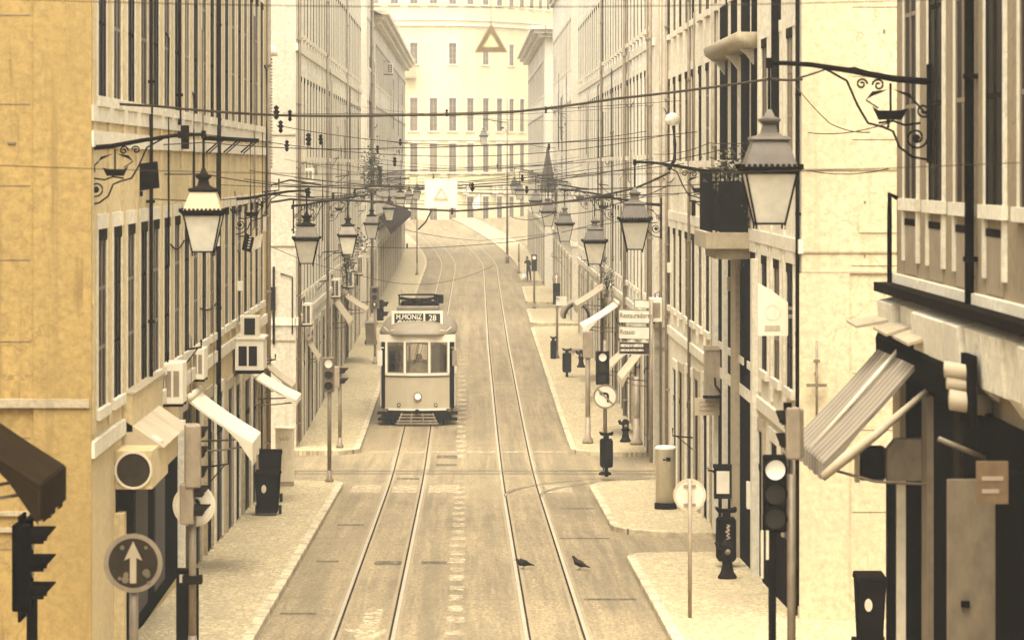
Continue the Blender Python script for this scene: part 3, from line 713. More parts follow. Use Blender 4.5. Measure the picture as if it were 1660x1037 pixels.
lamp(-1, 330, 350, 42.5, 'nearest left lantern, pale hooded, on the corner of the blank ochre wall')
lamp(-1, 497, 391, 68.6, 'left lantern in front of the flat end wall, second from the near corner')
lamp(-1, 564, 385, 91, 'left lantern above the two grille faced air conditioners')
lamp(-1, 602.5, 365, 115, 'left lantern hanging over the trailing balcony plants')
lamp(-1, 631, 340, 141, 'left lantern just above the near end of the long far canopy')
lamp(-1, 649, 322, 164, 'small left lantern overlapping the start of the bend in the road')
lamp(-1, 663, 318, 196, 'tiny left lantern between the bend and its larger neighbour')
lamp(-1, 676, 312, 219, 'farthest small left lantern beside the hanging triangle sign')
lamp(1, 1247, 283, 35.8, 'biggest lantern in front of the iron balcony on the right')
lamp(1, 1029, 361, 66, 'right lantern hanging above the stack of direction signs')
lamp(1, 964, 395, 86, 'right lantern above the striped slanting awnings')
lamp(1, 915.5, 366, 113, 'right lantern third beyond the big one, above the arched awning')
lamp(1, 888.5, 346, 137, 'right lantern with its glass against the pale far pavement corner')
lamp(1, 868.5, 328, 164, 'right lantern under the closed parasol, small and pale')
lamp(1, 842, 310, 212, 'small far right lantern overlapping the yellow facade windows')
lamp(1, 834, 302, 231, 'farthest right lantern, half hidden by the one before it')
lamp(1, 784, 222, 233, 'small lantern high in front of the yellow far building', wall=3.0)
m = MB()
pl = thing('lamp_post', 'slim tall post holding the high lantern before the yellow building', 'post', (2.95, 233, zg(233)))
m.tube([(0, 0, 0), (0, 0, 12.2)], [.09, .05], 8); m.lathe([(.14, 0), (.14, .5), (.1, .6)], 10); m.build('pole', GREY, pl)

# ------------------------------------------------------------------ awnings
def awning(side, Y0, Y1, pw, po_, zw, zo, mat, label, W=None, val=.22, group=None, arms=True, thick=.05, ragged=False):
    """pw: photo x of the wall edge is only a note; X out = po_, metres."""
    W = W or (W_L if side < 0 else W_R); n = -side; D = W - abs(po_)
    rt = thing('awning', label, 'awning', (side * W, Y0, zw), 0, group)
    L = Y1 - Y0; dz = zo - zw
    c = MB(); seg = 4
    for i in range(seg):
        t0, t1 = i / seg, (i + 1) / seg
        sag = lambda t: -.04 * math.sin(math.pi * t)
        c.hexa([(n * D * t0, 0, dz * t0 + sag(t0)), (n * D * t1, 0, dz * t1 + sag(t1)), (n * D * t1, L, dz * t1 + sag(t1)), (n * D * t0, L, dz * t0 + sag(t0))],
               [(n * D * t0, 0, dz * t0 + sag(t0) + thick), (n * D * t1, 0, dz * t1 + sag(t1) + thick), (n * D * t1, L, dz * t1 + sag(t1) + thick), (n * D * t0, L, dz * t0 + sag(t0) + thick)])
    c.build('canopy', mat, rt)
    v = MB(); k = max(4, int(L / .25))
    for i in range(k):
        a, b2 = L * i / k, L * (i + 1) / k; dd = val * (random.uniform(.7, 1.3) if ragged else (1 if i % 2 else .88))
        v.box(n * D, n * (D + .015), a, b2, dz - dd, dz + thick * .8)
    # scalloped near flap
    v.prism([(n * D * .55, -.004, dz * .55), (n * D, -.004, dz), (n * D, -.004, dz - val), (n * D * .8, -.004, dz * .8 - val * .35)], (0, -.012, 0))
    v.build('valance', mat, rt)
    if arms:
        for y in (.12, L - .12):
            a = MB(); a.tube([(0, y, dz * 1.15), (n * D * .55, y, dz * 1.12), (n * D * .97, y, dz - .02)], .018, 6); a.build('arm', BROWN, rt)
    r = MB(); r.tube([(n * .06, -.02, .03), (n * .06, L + .02, .03)], .07, 8); r.build('roller', PALEM if mat is CANVW else GREY, rt)
    return rt
awning(-1, 27.6, 29.4, 0, -3.78, PZ(715, 28.9) + .62, PZ(772, 28.9), CANVD, 'brown awning jutting in at the lower left edge', val=.3, thick=.06)
awning(-1, 56.6, 58.9, 300, -3.9, 4.27, 3.45, CANVW, 'white awning slanting over the pavement behind the left sign post', ragged=True, val=.3)
awning(-1, 74, 76.2, 409, -4.06, 3.5, 2.92, CANVW, 'narrow white awning below the boxy bay window on the left', val=.1)
awning(-1, 80.2 - 2.2, 79.6, 440, -4.38, 3.55, 2.95, CANVT, 'tan awning tucked behind the narrow white awning on the left', val=.3)
awning(-1, 99, 101, 497, -4.72, 2.95, 2.35, CANVT, 'small folded tan awning left of the mid street signal', val=.1)
awning(-1, 118, 122, 540, -4.45, 3.4, 2.5, CANVT, 'tan awning with a dark slit beside the signal with an arrow', val=.12)
awning(-1, 127.5, 131, 556, -4.12, 3.2, 2.55, CANVG, 'thin grey awning highest of the left mid street awnings', val=.1)
awning(-1, 177, 240, 618, -4.35, 5.6, 4.9, CANVD, 'long dark canopy along the far left facade at the bend', val=.3, arms=False)
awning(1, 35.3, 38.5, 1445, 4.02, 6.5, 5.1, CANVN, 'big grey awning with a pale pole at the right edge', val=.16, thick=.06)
m = MB(); o = [q for q in COL.objects if q.name.startswith('awning')][-1]
m.tube([(-.05, 1.5, .05), (-1.26, 1.5, -1.32)], .028, 8); m.build('ridge_highlight', CANVW, o); m = MB(); m.tube([(-.1, -.05, -.5), (-.7, -.06, -1.02), (-1.0, -.05, -1.25), (-1.3, -.05, -1.5)], [.03, .05, .065, .05], 8); m.build('pole', CANVG, o)  # pale tube: the highlight along the awning's ridge put into its colour
awning(1, 108.5, 111.5, 1005, 4.0, 3.68, 2.85, CANVW, 'white awning touching the left side of the direction signs', val=.42)
awning(1, 117.5, 121, 985, 4.1, 4.0, 3.2, CANVT, 'striped awning just behind the white awning on the right', val=.25)
awning(1, 89.6, 92.2, 1075, 4.42, 3.55, 2.35, CANVG, 'steep grey awning below the direction signs on the right', val=.2)
awning(1, 96.5, 99, 1050, 4.2, 3.1, 2.1, CANVT, 'half lowered awning behind the steep grey one with long pale arms')
ar = thing('awning', 'rounded dark edged awning by the oval arrow sign', 'awning', (W_R, 133.5, PZ(490, 135)))
xa, xb = PX(913, 134) - W_R, PX(956, 134) - W_R; xc, rx = (xa + xb) / 2, (xb - xa) / 2
prof = [(xc - rx * math.cos(R(a)), -.62 + .64 * math.sin(R(a))) for a in range(0, 181, 12)] + [(xb - .03, -1.3)]
for th, nm, mt, y0, y1 in ((.07, 'canopy', GREY, .07, 2.6), (-.10, 'rim', DARK, -.02, .06)):
    m = MB()
    for (x0, z0), (x1, z1) in zip(prof, prof[1:]):
        k0, k1 = (Vector((x0 - xc, z0 + .62)).normalized() * th if z0 > -.9 else Vector((th, 0))), (Vector((x1 - xc, z1 + .62)).normalized() * th if z1 > -.9 else Vector((th, 0)))
        m.hexa([(x0, y0, z0), (x1, y0, z1), (x1, y1, z1), (x0, y1, z0)], [(x0 + k0.x, y0, z0 + k0.y), (x1 + k1.x, y0, z1 + k1.y), (x1 + k1.x, y1, z1 + k1.y), (x0 + k0.x, y1, z0 + k0.y)])
    m.build(nm, mt, ar)
m = MB(); m.tube([(xb, .3, -.9), (0, .3, -.9)], .02, 6); m.build('arm', BROWN, ar)

# ------------------------------------------------------------------ air conditioners, boxes on walls
def ac(side, px0, px1, py0, py1, Y, label, cells=(2, 1), depth=.8, grp='air conditioners on the left wall', mat=None):
    x0, x1 = PX(px0, Y), PX(px1, Y); z0, z1 = PZ(py1, Y), PZ(py0, Y)
    rt = thing('air_conditioner', label, 'air conditioner', ((x0 + x1) / 2, Y, z0), 0, grp); w, h = x1 - x0, z1 - z0
    m = MB(); m.box(-w / 2, w / 2, 0, depth, 0, h); m.build('casing', mat or WHITEM, rt, bevel=.015)
    gq = MB(); cw = w * .74 / cells[0]; chh = h * .8 / cells[1]
    for i in range(cells[0]):
        for j in range(cells[1]):
            gx = -w * .40 + i * w * .42 if cells[0] == 2 else -w * .37
            gq.box(gx, gx + w * (.30 if cells[0] == 2 else .74), -.006, .004, h * .1 + j * chh + chh * .1, h * .1 + (j + 1) * chh - chh * .12)
    gq.build('grille', SIGNB if cells[1] > 1 else GREY, rt)
    W = W_L if side < 0 else W_R
    xw = side * W - rt.location.x
    for y in (.1, depth - .1):
        k = MB(); k.box(min(xw, -side * w / 2), max(xw, -side * w / 2), y, y + .04, -.05, -.005); k.build('support', DARK2, rt)
    t = MB(); t.tube([(side * w * .3, .1, h), (side * w * .35, .1, h + .18), (xw * .9, .15, h + .12), (xw, .2, h - .2)], .015, 6); t.build('hose', DARK2, rt)
    return rt
ac(-1, 265, 296, 588, 655, 52.4, 'big boxy air conditioner at the wall end of the white awning')
ac(-1, 311, 331, 565, 615, 58, 'slim air conditioner just right of the biggest one')
ac(-1, 489, 505, 492, 527, 88 + 8, 'grille faced air conditioner alone under the second left lantern', (2, 9))
ac(-1, 536, 551, 452, 482, 117, 'grille faced air conditioner, the lower of the pair over the tan awning', (2, 9))
ac(-1, 559, 573, 438, 466, 126, 'grille faced air conditioner, the upper of the pair over the tan awning', (2, 8))
ac(-1, 580, 588, 415, 445, 133, 'narrow dark grille air conditioner beside the trailing plants', (2, 8), mat=PALEM)
ac(-1, 494, 508, 273, 296, 95, 'air conditioner with two dark panels high on the cream building', (2, 1))
ac(-1, 628, 637, 103, 120, 190, 'tiny air conditioner high under the far left cornice', (2, 4))
ac(1, 1054, 1073, 483, 522, 88.4, 'white upright cabinet unit right of the direction signs', (1, 1), .5, 'air conditioners on the right wall', WHITEM)
bw = thing('bay_window', 'white boxed bay with two dark panes under a square window on the left', 'bay window', (PX(404, 68), 68, PZ(600, 68)))
w, h = PX(427, 68) - PX(381, 68), PZ(550, 68) - PZ(600, 68)
m = MB(); m.box(-w / 2, w / 2, 0, 1.2, 0, h); m.box(-w / 2 - .03, w / 2 + .03, -.03, 1.2, h, h + .05); m.build('casing', WHITEM, bw)
for x in (-w * .28, w * .08): m = MB(); m.box(x - .06, x + .12, -.006, .01, h * .14, h * .78); m.build('pane', PANE, bw)
m = MB(); m.box(-w / 2 + .12, w / 2 - .1, .0, .6, h + .05, h + .05 + .45); m.build('upper_box', PALEM, bw)
m = MB(); m.box(-w / 2 + .2, w / 2 - .18, -.006, .01, h + .1, h + .46); m.build('upper_pane', PANE, bw)
m = MB(); m.box(-w / 2, w / 2 - .05, .03, 1.2, -.08, -.0); m.build('base', DARK, bw)

sb = thing('sign_board', 'long plain sign board fixed along the left wall below the windows', 'sign board', (-W_L, 46.2, PZ(700, 46.2)))
m = MB(); m.box(0, .16, 0, 4.6, 0, .55); m.build('board', LEFTW, sb)
m = MB(); m.box(0, .2, -.01, 4.62, .55, .58); m.build('top_trim', STONED, sb)
lb = thing('sign_box', 'sign box with a big dark disc ringed in white facing the street end', 'sign', (-W_L, 45.3, PZ(793, 45.3)))
m = MB(); m.box(0, .54, 0, 2.4, 0, .56); m.build('case', LEFTW, lb, bevel=.01)
m = MB(); m.disc((.27, .28), .245, -.012, .004, 40); m.build('disc', SIGNB, lb)
m = MB(); m.ring((.27, .28), .242, .275, -.03, .004, 40); m.build('ring', PALEM, lb)
m = MB(); m.box(0, .44, 2.62, 5.0, .03, .47); m.build('rear_case', LEFTW, lb)
m = MB(); m.hexa([(0, .9, .52), (.62, .9, .52), (.62, 4.9, .52), (0, 4.9, .52)], [(0, .9, .95), (.6, .9, .54), (.6, 4.9, .54), (0, 4.9, .95)]); m.build('hood', CANVG, lb)
m = MB(); m.lathe([(.28, 0), (.26, .05), (.18, .1), (.02, .13)], 14, (.3, 1.3, .56)); m.build('dome', PALEM, lb)
# shop entrance
sf = thing('shop_entrance', 'dark shuttered shop entrance under the disc sign box', 'shop front', (-W_L, 45.2, zg(45)))
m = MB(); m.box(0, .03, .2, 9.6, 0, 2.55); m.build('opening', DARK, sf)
m = MB(); m.box(.03, .06, 2.4, 4.2, .3, 2.5); m.build('shutter', SHUT, sf); m = MB(); m.box(.03, .06, 5.4, 7.0, .3, 2.5); m.build('shutter', SHUT, sf)
for y in (0.0, 9.6): m = MB(); m.box(0, .14, y, y + .35, 0, 2.7 if y else 2.15); m.build('pier', STONE if y else LEFTW, sf)
dk = thing('loudspeaker', 'dark square box hung on the left wall beside the first lantern', 'box', tuple(P(240, 287, 48.5)))
m = MB(); m.xz([(-.17, -.22), (.15, -.17), (.12, .24), (-.17, .20)], 0, .3); m.build('case', DARK, dk); m = MB(); m.box(-.3, -.17, .1, .16, -.04, .04); m.box(-.17, -.1, .05, .2, -.3, -.22); m.build('mount', DARK, dk)
dk = thing('tilted_sign', 'dark tilted sign plate beside the second left lantern bracket', 'sign', tuple(P(401, 393, 69.5)))
m = MB(); m.xz([(-.12, -.16), (.08, -.22), (.15, .1), (-.05, .22)], -.06, .06); m.build('plate', DARK, dk)
m = MB(); m.xz([(.09, -.2), (.3, -.1), (.34, .2), (.16, .12)], -.02, .05); m.build('pale_plate', PALEM, dk)
text('lettering', 'lisboa'[:4], .12, (.03, -.065, 0), WHITEP, dk, (R(90), R(-70), 0)).name = 'lettering'
bpy.data.objects.remove([c for c in dk.children if c.name.startswith('lettering')][0])
m = MB()
for i in range(5): m.box(-.0 + .012 * i, .05 + .012 * i, -.07, -.062, -.13 + .06 * i, -.10 + .06 * i)
m.build('mark', PALEM, dk); m = MB(); m.box(-.45, -.05, .0, .03, .12, .15); m.build('arm', DARK2, dk)

wb = thing('wire_bracket', 'horizontal iron bracket with slanted stubs on the left wall', 'bracket', (PX(327, 60.3), 60.3, PZ(224, 60.3)))
m = MB(); m.tube([(-.05, 0, 0), (.55, 0, -.02), (1.1, 0, -.05)], .04, 8); m.box(-.1, .06, -.05, .05, -.06, .2); m.build('bar', DARK, wb)
for x in (.08, .42, .75): m = MB(); m.tube([(x, 0, -.28), (x + .28, 0, -.04)], .018, 6); m.tube([(x + .05, 0, -.3), (x + .33, 0, -.05)], .014, 6); m.build('stub', DARK2, wb)

# wall things on the right
cb = thing('wall_cabinet', 'tall grey cabinet sign projecting from the right wall', 'sign', (PX(1157, 65), 65, PZ(640, 65)))
m = MB(); m.box(-.17, .2, 0, .25, 0, 1.0); m.build('case', GREY, cb); m = MB(); m.box(-.19, -.17, -.01, .26, -.02, 1.02); m.box(-.17, .2, -.02, 0, .93, 1.02); m.build('edge', STONED, cb)
m = MB(); m.box(-.22, .2, -.03, .05, -.07, -.01); m.tube([(.02, -.03, .36), (.03, -.03, .2), (.12, -.03, .1), (.17, -.03, 0)], .022, 6); m.tube([(.17, -.03, 0), (.17, -.03, .2)], .03, 6); m.build('hook', DARK, cb)
sc_ = thing('sign_board', 'low weathered board with scribbles under the grey cabinet sign', 'sign board', (PX(1149, 65.2), 65.2, PZ(673, 65.2)))
m = MB(); m.box(-.29, .29, 0, .06, 0, .36); m.build('board', CANVG, sc_)
m = MB()
for k in range(3): m.tube([(-.2 + .03 * i, -.004, .1 + .09 * k + .02 * math.sin(i * 1.9 + k * 2)) for i in range(12)], .004, 4)
m.build('scribble', BROWN, sc_)
nb = thing('notice_case', 'framed white notice case above the cluttered street bin on the right', 'notice board', (PX(1172, 61.2), 61.2, PZ(808, 61.2)))
m = MB(); m.box(-.17, .17, 0, .1, 0, .62); m.box(-.19, .19, -.02, .12, .6, .67); m.build('frame', DARK2, nb); m = MB(); m.box(-.125, .125, -.008, .01, .1, .54); m.build('sheet', WHITEM, nb)
m = MB(); m.box(.17, .28, .03, .07, .2, .26); m.build('arm', DARK2, nb)
hs = thing('hanging_sign', 'cream hanging sign with a grey slot near the blank right wall', 'sign', tuple(P(1252, 500, 51)))
m = MB(); m.xz([(-.24, -.44), (.25, -.44), (.25, .1), (-.02, .3), (-.24, .42)], -.05, .05); m.build('panel', CANVW, hs)
m = MB(); m.box(-.13, .12, -.056, -.05, -.36, -.27); m.build('slot', SIGNG, hs); m = MB(); m.ring((0, -.06), .11, .13, -.055, -.05, 24); m.box(.02, .04, -.055, -.05, -.12, .02); m.build('emblem', PALEM, hs)
m = MB(); m.box(.25, .42, -.02, .02, -.02, .03); m.box(.25, .42, -.02, .02, -.16, -.1); m.build('arm', GREY, hs)
xp = thing('wall_pipe', 'thin vent pipe with cross fittings before the blank right wall', 'pipe', tuple(P(1324, 680, 49.5)))
m = MB(); m.tube([(0, 0, -.3), (0, 0, 1.25)], .02, 8); m.box(-.16, .16, -.03, .03, .52, .57); m.box(-.05, .05, -.03, .03, .9, .95); m.build('pipe', BROWN, xp)
m = MB(); m.box(-.02, .02, 0, .18, .7, .74); m.build('clip', BROWN, xp)

# iron balcony on the right and stone balcony above
ib = thing('balcony', 'dark iron railed balcony crowded with plants behind the biggest lantern', 'balcony', (W_R, 58.9, 0))
y0, y1 = 58.6, 61.4; xo = 4.55; zs0, zs1, zr = PZ(402, 59), PZ(376, 59), PZ(280, 59)
m = MB(); m.box(0, xo - W_R - .1, -.4, 2.6, zs0, zs1); m.box(0, xo - W_R + .1, -.2, 2.4, zs0 - .2, zs0); m.build('slab', STONED, ib)
m = MB()
for k in range(13): yy = -.3 + k * 2.8 / 12; m.box(xo - W_R, xo - W_R + .03, yy, yy + .03, zs1, zr)
for k in range(9): xx = xo - W_R + k * (W_R - xo) / 9; m.box(xx, xx + .028, -.3, -.27, zs1, zr)
m.box(xo - W_R - .02, xo - W_R + .05, -.33, 2.55, zr, zr + .05); m.box(xo - W_R - .02, 0, -.34, -.26, zr + .002, zr + .048); m.box(xo - W_R, xo - W_R + .03, -.3, 2.5, zs1 + .08, zs1 + .12); m.box(xo - W_R, 0, -.3, -.27, zs1 + .081, zs1 + .119)
for k in range(4): m.ring((xo - W_R + .13 + .18 * k, zs1 + .6), .05, .07, -.31, -.28, 14)
m.build('railing', DARK, ib)
m = MB(); m.box(-.55, -.08, -.22, 2.2, zs1, zs1 + .95); m.build('screen', DARK, ib)
def leaves(m, c, rx, ry, rz_, n, size):
    for _ in range(n):
        u = Vector((random.gauss(0, .45), random.gauss(0, .45), random.gauss(0, .45)))
        p = Vector(c) + Vector((u.x * rx, u.y * ry, u.z * rz_)); s = size * random.uniform(.5, 1.4)
        a = Vector((random.uniform(-1, 1), random.uniform(-1, 1), random.uniform(-.6, .6))).normalized(); b2 = a.cross(Vector((random.uniform(-1, 1), random.uniform(-1, 1), random.uniform(-1, 1)))).normalized()
        m.mi = random.choice((0, 0, 1)); m.add([p - a * s, p + b2 * s * .45, p + a * s, p - b2 * s * .45], [(0, 1, 2, 3)])
def plant(name, label, loc, spread, n, size, stems=5, pot=True):
    rt = thing(name, label, 'plant', loc); m = MB(); leaves(m, (0, 0, spread[2] * .5), *spread, n, size); m.build('foliage', [LEAF, LEAF2], rt)
    s = MB()
    for k in range(stems): s.tube([(0, 0, 0), (random.uniform(-.3, .3) * spread[0], random.uniform(-.3, .3) * spread[1], spread[2] * .4), (random.uniform(-.7, .7) * spread[0], random.uniform(-.7, .7) * spread[1], spread[2] * random.uniform(.5, 1.1))], .012, 5)
    s.build('stem', DARK2, rt)
    if pot: q = MB(); q.lathe([(.1, -.22), (.14, 0), (.15, 0), (.15, .03)], 12); q.build('pot', BROWN, rt)
plant('potted_plant', 'bushy balcony plant rising above the iron railing', (W_R - .4, 59.6, zr - .25), (.35, .8, .5), 260, .06)
plant('potted_plant', 'pale leafed plant hanging through the iron railing near the lantern', (W_R - .12, 58.9, zs1 + .25), (.14, .3, .85), 260, .05)
sbc = thing('balcony', 'curved stone balcony slab across the dark windows at upper right', 'balcony', (W_R, 57, PZ(88, 60)))
m = MB(); m.smooth = True; m.prism([(0, 0, 0), (-.28, 0, .02), (-.42, 0, .12), (-.45, 0, .26), (-.4, 0, .3), (0, 0, .3)], (0, 7.5, 0)); m.build('slab', STONED, sbc)
m = MB()
for y in (.4, 3.7, 6.9): m.prism([(0, y, -.35), (-.18, y, -.1), (-.3, y, 0), (0, y, 0)], (0, .22, 0))
m.build('corbel', STONE, sbc)
for k, (pa, pb) in enumerate(((1166, 1182), (1185, 1198), (1201, 1216), (1219, 1230), (1250, 1266))):
    Ya, Yb = F * W_R / (pa - VX), F * W_R / (pb - VX)
    m = MB(); y = (Yb + 0) - R1.location.y; m.mi = 0; m.box(-.0, -.05, y, y + (Ya - Yb) * .7, 8.62 - R1.location.z, 12.4 - R1.location.z); m.build('tall_shutter', [DARK], R1)
# tall dark passage beneath the balcony
m = MB(); b = R1.location
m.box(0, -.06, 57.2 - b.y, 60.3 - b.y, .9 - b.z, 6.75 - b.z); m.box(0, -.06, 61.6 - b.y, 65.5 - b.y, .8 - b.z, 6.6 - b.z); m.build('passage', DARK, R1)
for y0, y1, mt in ((60.35, 61.5, STONED), (63.1, 63.6, STONE), (56.8, 57.2, STONE), (65.6, 66.2, STONE)):
    m = MB(); m.box(0, -.14, y0 - b.y, y1 - b.y, .8 - b.z, 6.8 - b.z); m.build('pier', mt, R1)
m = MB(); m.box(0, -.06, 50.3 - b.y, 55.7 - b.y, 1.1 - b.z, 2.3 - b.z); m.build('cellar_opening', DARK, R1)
ws_ = thing('wall_spotlight', 'curved spotlight fitting with thin arms high on the right wall', 'lamp', tuple(P(1092, 240, 78)))
m = MB(); m.tube([(0, 0, .55), (.03, 0, .1), (.02, 0, -.3), (-.12, 0, -.55)], .045, 8); m.build('body', DARK2, ws_)
m = MB(); m.tube([(0, 0, .55), (-.25, 0, 1.0)], .012, 5); m.tube([(0, 0, .55), (.45, 0, .85)], .014, 5); m.tube([(0, 0, .3), (.25, 0, .25)], .01, 5); m.build('arm', DARK2, ws_)
m = MB(); m.lathe([(.05, -.04), (.17, 0), (.2, .1), (.16, .22), (.04, .28)], 14, (-.02, 0, 0.6)); m.build('globe', GLASSF, ws_)
wl = thing('wall_lamp', 'domed lamp over a ribbed hanging tube high on the left wall', 'lamp', tuple(P(437, 86, 82)))
m = MB(); m.lathe([(.02, .22), (.14, .18), (.2, .05), (.21, -.08), (.05, -.1)], 16); m.build('dome', PALEM, wl)
m = MB()
for k in range(34): m.lathe([(.06, -.14 - .085 * k), (.085, -.17 - .085 * k), (.06, -.2 - .085 * k)], 8)
m.build('ribbed_tube', GREY, wl); m = MB(); m.tube([(0, 0, 0.1), (-.1, .3, .25), (-(W_L + wl.location.x) , -2.0, .3)], .02, 6); m.build('arm', DARK2, wl)

# plants on the left balconies, closed parasol on the right
pb = thing('balcony', 'small balcony overgrown with dark plants on the left wall', 'balcony', (-W_L, 150, PZ(305, 150)))
m = MB(); m.box(0, .95, -2, 3, 0, .15); m.build('slab', STONE, pb)
m = MB()
for k in range(12): m.box(.9, .93, -2 + .42 * k, -1.97 + .42 * k, .15, 1.0)
for k in range(4): m.box(.2 + .22 * k, .23 + .22 * k, -2, -1.97, .15, 1.0)
m.box(.88, .95, -2, 3, 1.0, 1.05); m.build('railing', DARK, pb)
plant('potted_plant', 'dark bushy plant filling the small left balcony', (-W_L + .5, 149.3, PZ(300, 150)), (.65, 1.2, 1.25), 520, .085)
plant('trailing_plant', 'upper trailing plant along the left wall near the far canopy', (-W_L + .35, 128, PZ(402, 128)), (.7, 1.3, .6), 420, .075, 6, False)
plant('trailing_plant', 'lower creeper hanging down the left wall above the arrow signal', (-W_L + .25, 126, PZ(455, 126)), (.32, .9, 1.3), 380, .07, 6, False)
plant('trailing_plant', 'wispy plant with wires over the awnings on the right', (W_R - .3, 112, PZ(470, 112)), (.4, 1.2, .7), 160, .05, 9, False)
plant('trailing_plant', 'feathery ivy beside the closed parasol on the right', (4.9 + .55 - .2, 184, PZ(333, 184)), (.45, 1.2, 1.6), 420, .08, 6, False)
cp = thing('balcony', 'small shelf balcony carrying the closed parasol', 'balcony', (W_R, 188, PZ(326, 188)))
m = MB(); m.box(0, -1.1, -1.5, 1.5, -.15, 0); m.build('slab', STONED, cp)
m = MB()
for k in range(6): m.box(-1.1 + .2 * k, -1.06 + .2 * k, -1.5, -1.47, 0, .9)
m.box(-1.1, 0, -1.5, -1.46, .9, .95); m.box(-1.1, -1.05, -1.46, 1.5, .9, .95); m.build('railing', DARK2, cp)
um = thing('parasol', 'closed grey parasol standing on the small right balcony', 'parasol', (W_R - .48, 188.3, PZ(326, 188)))
m = MB(); k = 12; prof = [(.50, .5), (.52, .62), (.4, 1.3), (.22, 2.3), (.06, 3.2)]
vs = []; 
for r_0, z in prof:
    for i in range(24): a = 2 * math.pi * i / 24; rr = r_0 * (1 if i % 2 else .72); vs.append((rr * math.cos(a), rr * math.sin(a), z))
m.add(vs, [(j * 24 + i, j * 24 + (i + 1) % 24, (j + 1) * 24 + (i + 1) % 24, (j + 1) * 24 + i) for j in range(4) for i in range(24)]); m.build('canopy', HOODD, um)
m = MB(); m.tube([(0, 0, 0), (0, 0, 3.4)], .03, 8); m.build('pole', GREY, um); m = MB(); m.lathe([(.26, 0), (.26, .08), (.06, .1)], 12); m.build('base', STONED, um)

# ------------------------------------------------------------------ traffic lights, signs
def head(parent, z, rz, lens, case=DARK2, w=.3, off=(0, 0), pitch=.285, hood=.2, r=.105, sd=.2, back=None):
    """signal head facing local -y before rotation by rz; lens = list top to bottom: 'L' lit, 'D' dark, 'A' arrow."""
    n = len(lens); h = pitch * n + .04
    hd = thing('signal_head', None, None); hd.parent = parent; hd.location = (off[0], off[1], z); hd.rotation_euler.z = rz
    m = MB(); m.box(-w / 2, w / 2, 0, sd, -h / 2, h / 2)
    if back: m.box(-w / 2 - .1, w / 2 + .1, sd * .5, sd * .5 + .015, -h / 2 - .1, h / 2 + .1)
    m.build('case', case, hd, bevel=.02)
    for i, L in enumerate(lens):
        zz = h / 2 - .02 - pitch * (i + .5)
        m = MB(); m.disc((0, zz), r, -.012, .004, 20); m.build('lens', LIT if L == 'L' else LENS, hd)
        if L == 'A':
            m = MB(); m.xz([(-.02, zz - .07), (.02, zz - .07), (.02, zz), (.065, zz), (0, zz + .08), (-.065, zz), (-.02, zz)], -.02, -.014); m.build('arrow', LIT, hd)
        v = MB(); N = 12; vs = []
        for k in range(N + 1):
            a = R(-15 + 210 * k / N); top = .55 + .45 * max(0, math.sin(a))
            for rr in (r + .008, r + .022):
                vs += [(rr * math.cos(a), 0, zz + rr * math.sin(a)), (rr * math.cos(a), -hood * top, zz + rr * math.sin(a))]
        v.add(vs, [f for k in range(N) for f in ((4 * k, 4 * k + 1, 4 * k + 5, 4 * k + 4), (4 * k + 2, 4 * k + 6, 4 * k + 7, 4 * k + 3), (4 * k + 1, 4 * k + 3, 4 * k + 7, 4 * k + 5))]); v.build('visor', case if case is not GREY else DARK2, hd)
    return hd
def signal(px, Y, X=None, h=3.0, label='', pole=BROWN, r=.055):
    x = PX(px, Y) if X is None else X; z = zg(Y) + (.13 if abs(x) > 3.0 else 0)
    rt = thing('traffic_light', label, 'traffic light', (x, Y, z))
    m = MB(); m.tube([(0, 0, 0), (0, 0, h)], r, 10); m.lathe([(r * 2, 0), (r * 2, .06), (r * 1.4, .1), (r * 1.1, .3)], 10); m.build('pole', pole, rt)
    return rt
def hz(o, py): return PZ(py, o.location.y) - o.location.z
def round_sign(rt, z, r, face, rim, y=-.08, x=0):
    s = thing('sign_disc', None, None); s.parent = rt; s.location = (x, y, z)
    m = MB(); m.disc((0, 0), r, -.008, .008, 36); m.build('face', face, s)
    m = MB(); m.ring((0, 0), r * .84, r, -.013, -.006, 36); m.build('rim', rim, s)
    return s
def turn_arrow(s, r, mat, y=-.014, flip=1):
    m = MB(); k = r; pts = []
    inner, outer = [], []
    for i in range(7):
        a = R(90 * i / 6); inner.append((.0 * k + .12 * k * math.cos(a), .05 * k + .12 * k * math.sin(a))); outer.append((.0 + .3 * k * math.cos(a), .05 * k + .3 * k * math.sin(a)))
    poly = [(.3 * k, -.45 * k), (.3 * k, .05 * k)] + outer[1:] + [(-.25 * k, .35 * k), (-.25 * k, .45 * k), (-.52 * k, .26 * k), (-.25 * k, .07 * k), (-.25 * k, .17 * k)] + inner[::-1] + [(.12 * k, -.45 * k)]
    m.xz([(flip * x, z) for x, z in poly], y - .004, y); m.build('turn_arrow', mat, s)

# near left corner signal, silhouette
t = signal(0, 34, X=PX(52, 34), h=2.0, label='black signal head in silhouette under the brown awning at lower left', pole=DARK, r=.06)
head(t, hz(t, 918), R(90), ['D', 'D', 'D'], DARK, off=(0, 0), back=True, hood=.26, pitch=.3, r=.12)
m = MB(); m.tube([(-.05, 0, hz(t, 850)), (0, 0, hz(t, 838)), (.2, 0, hz(t, 832))], .05, 6); m.build('bracket', DARK, t)
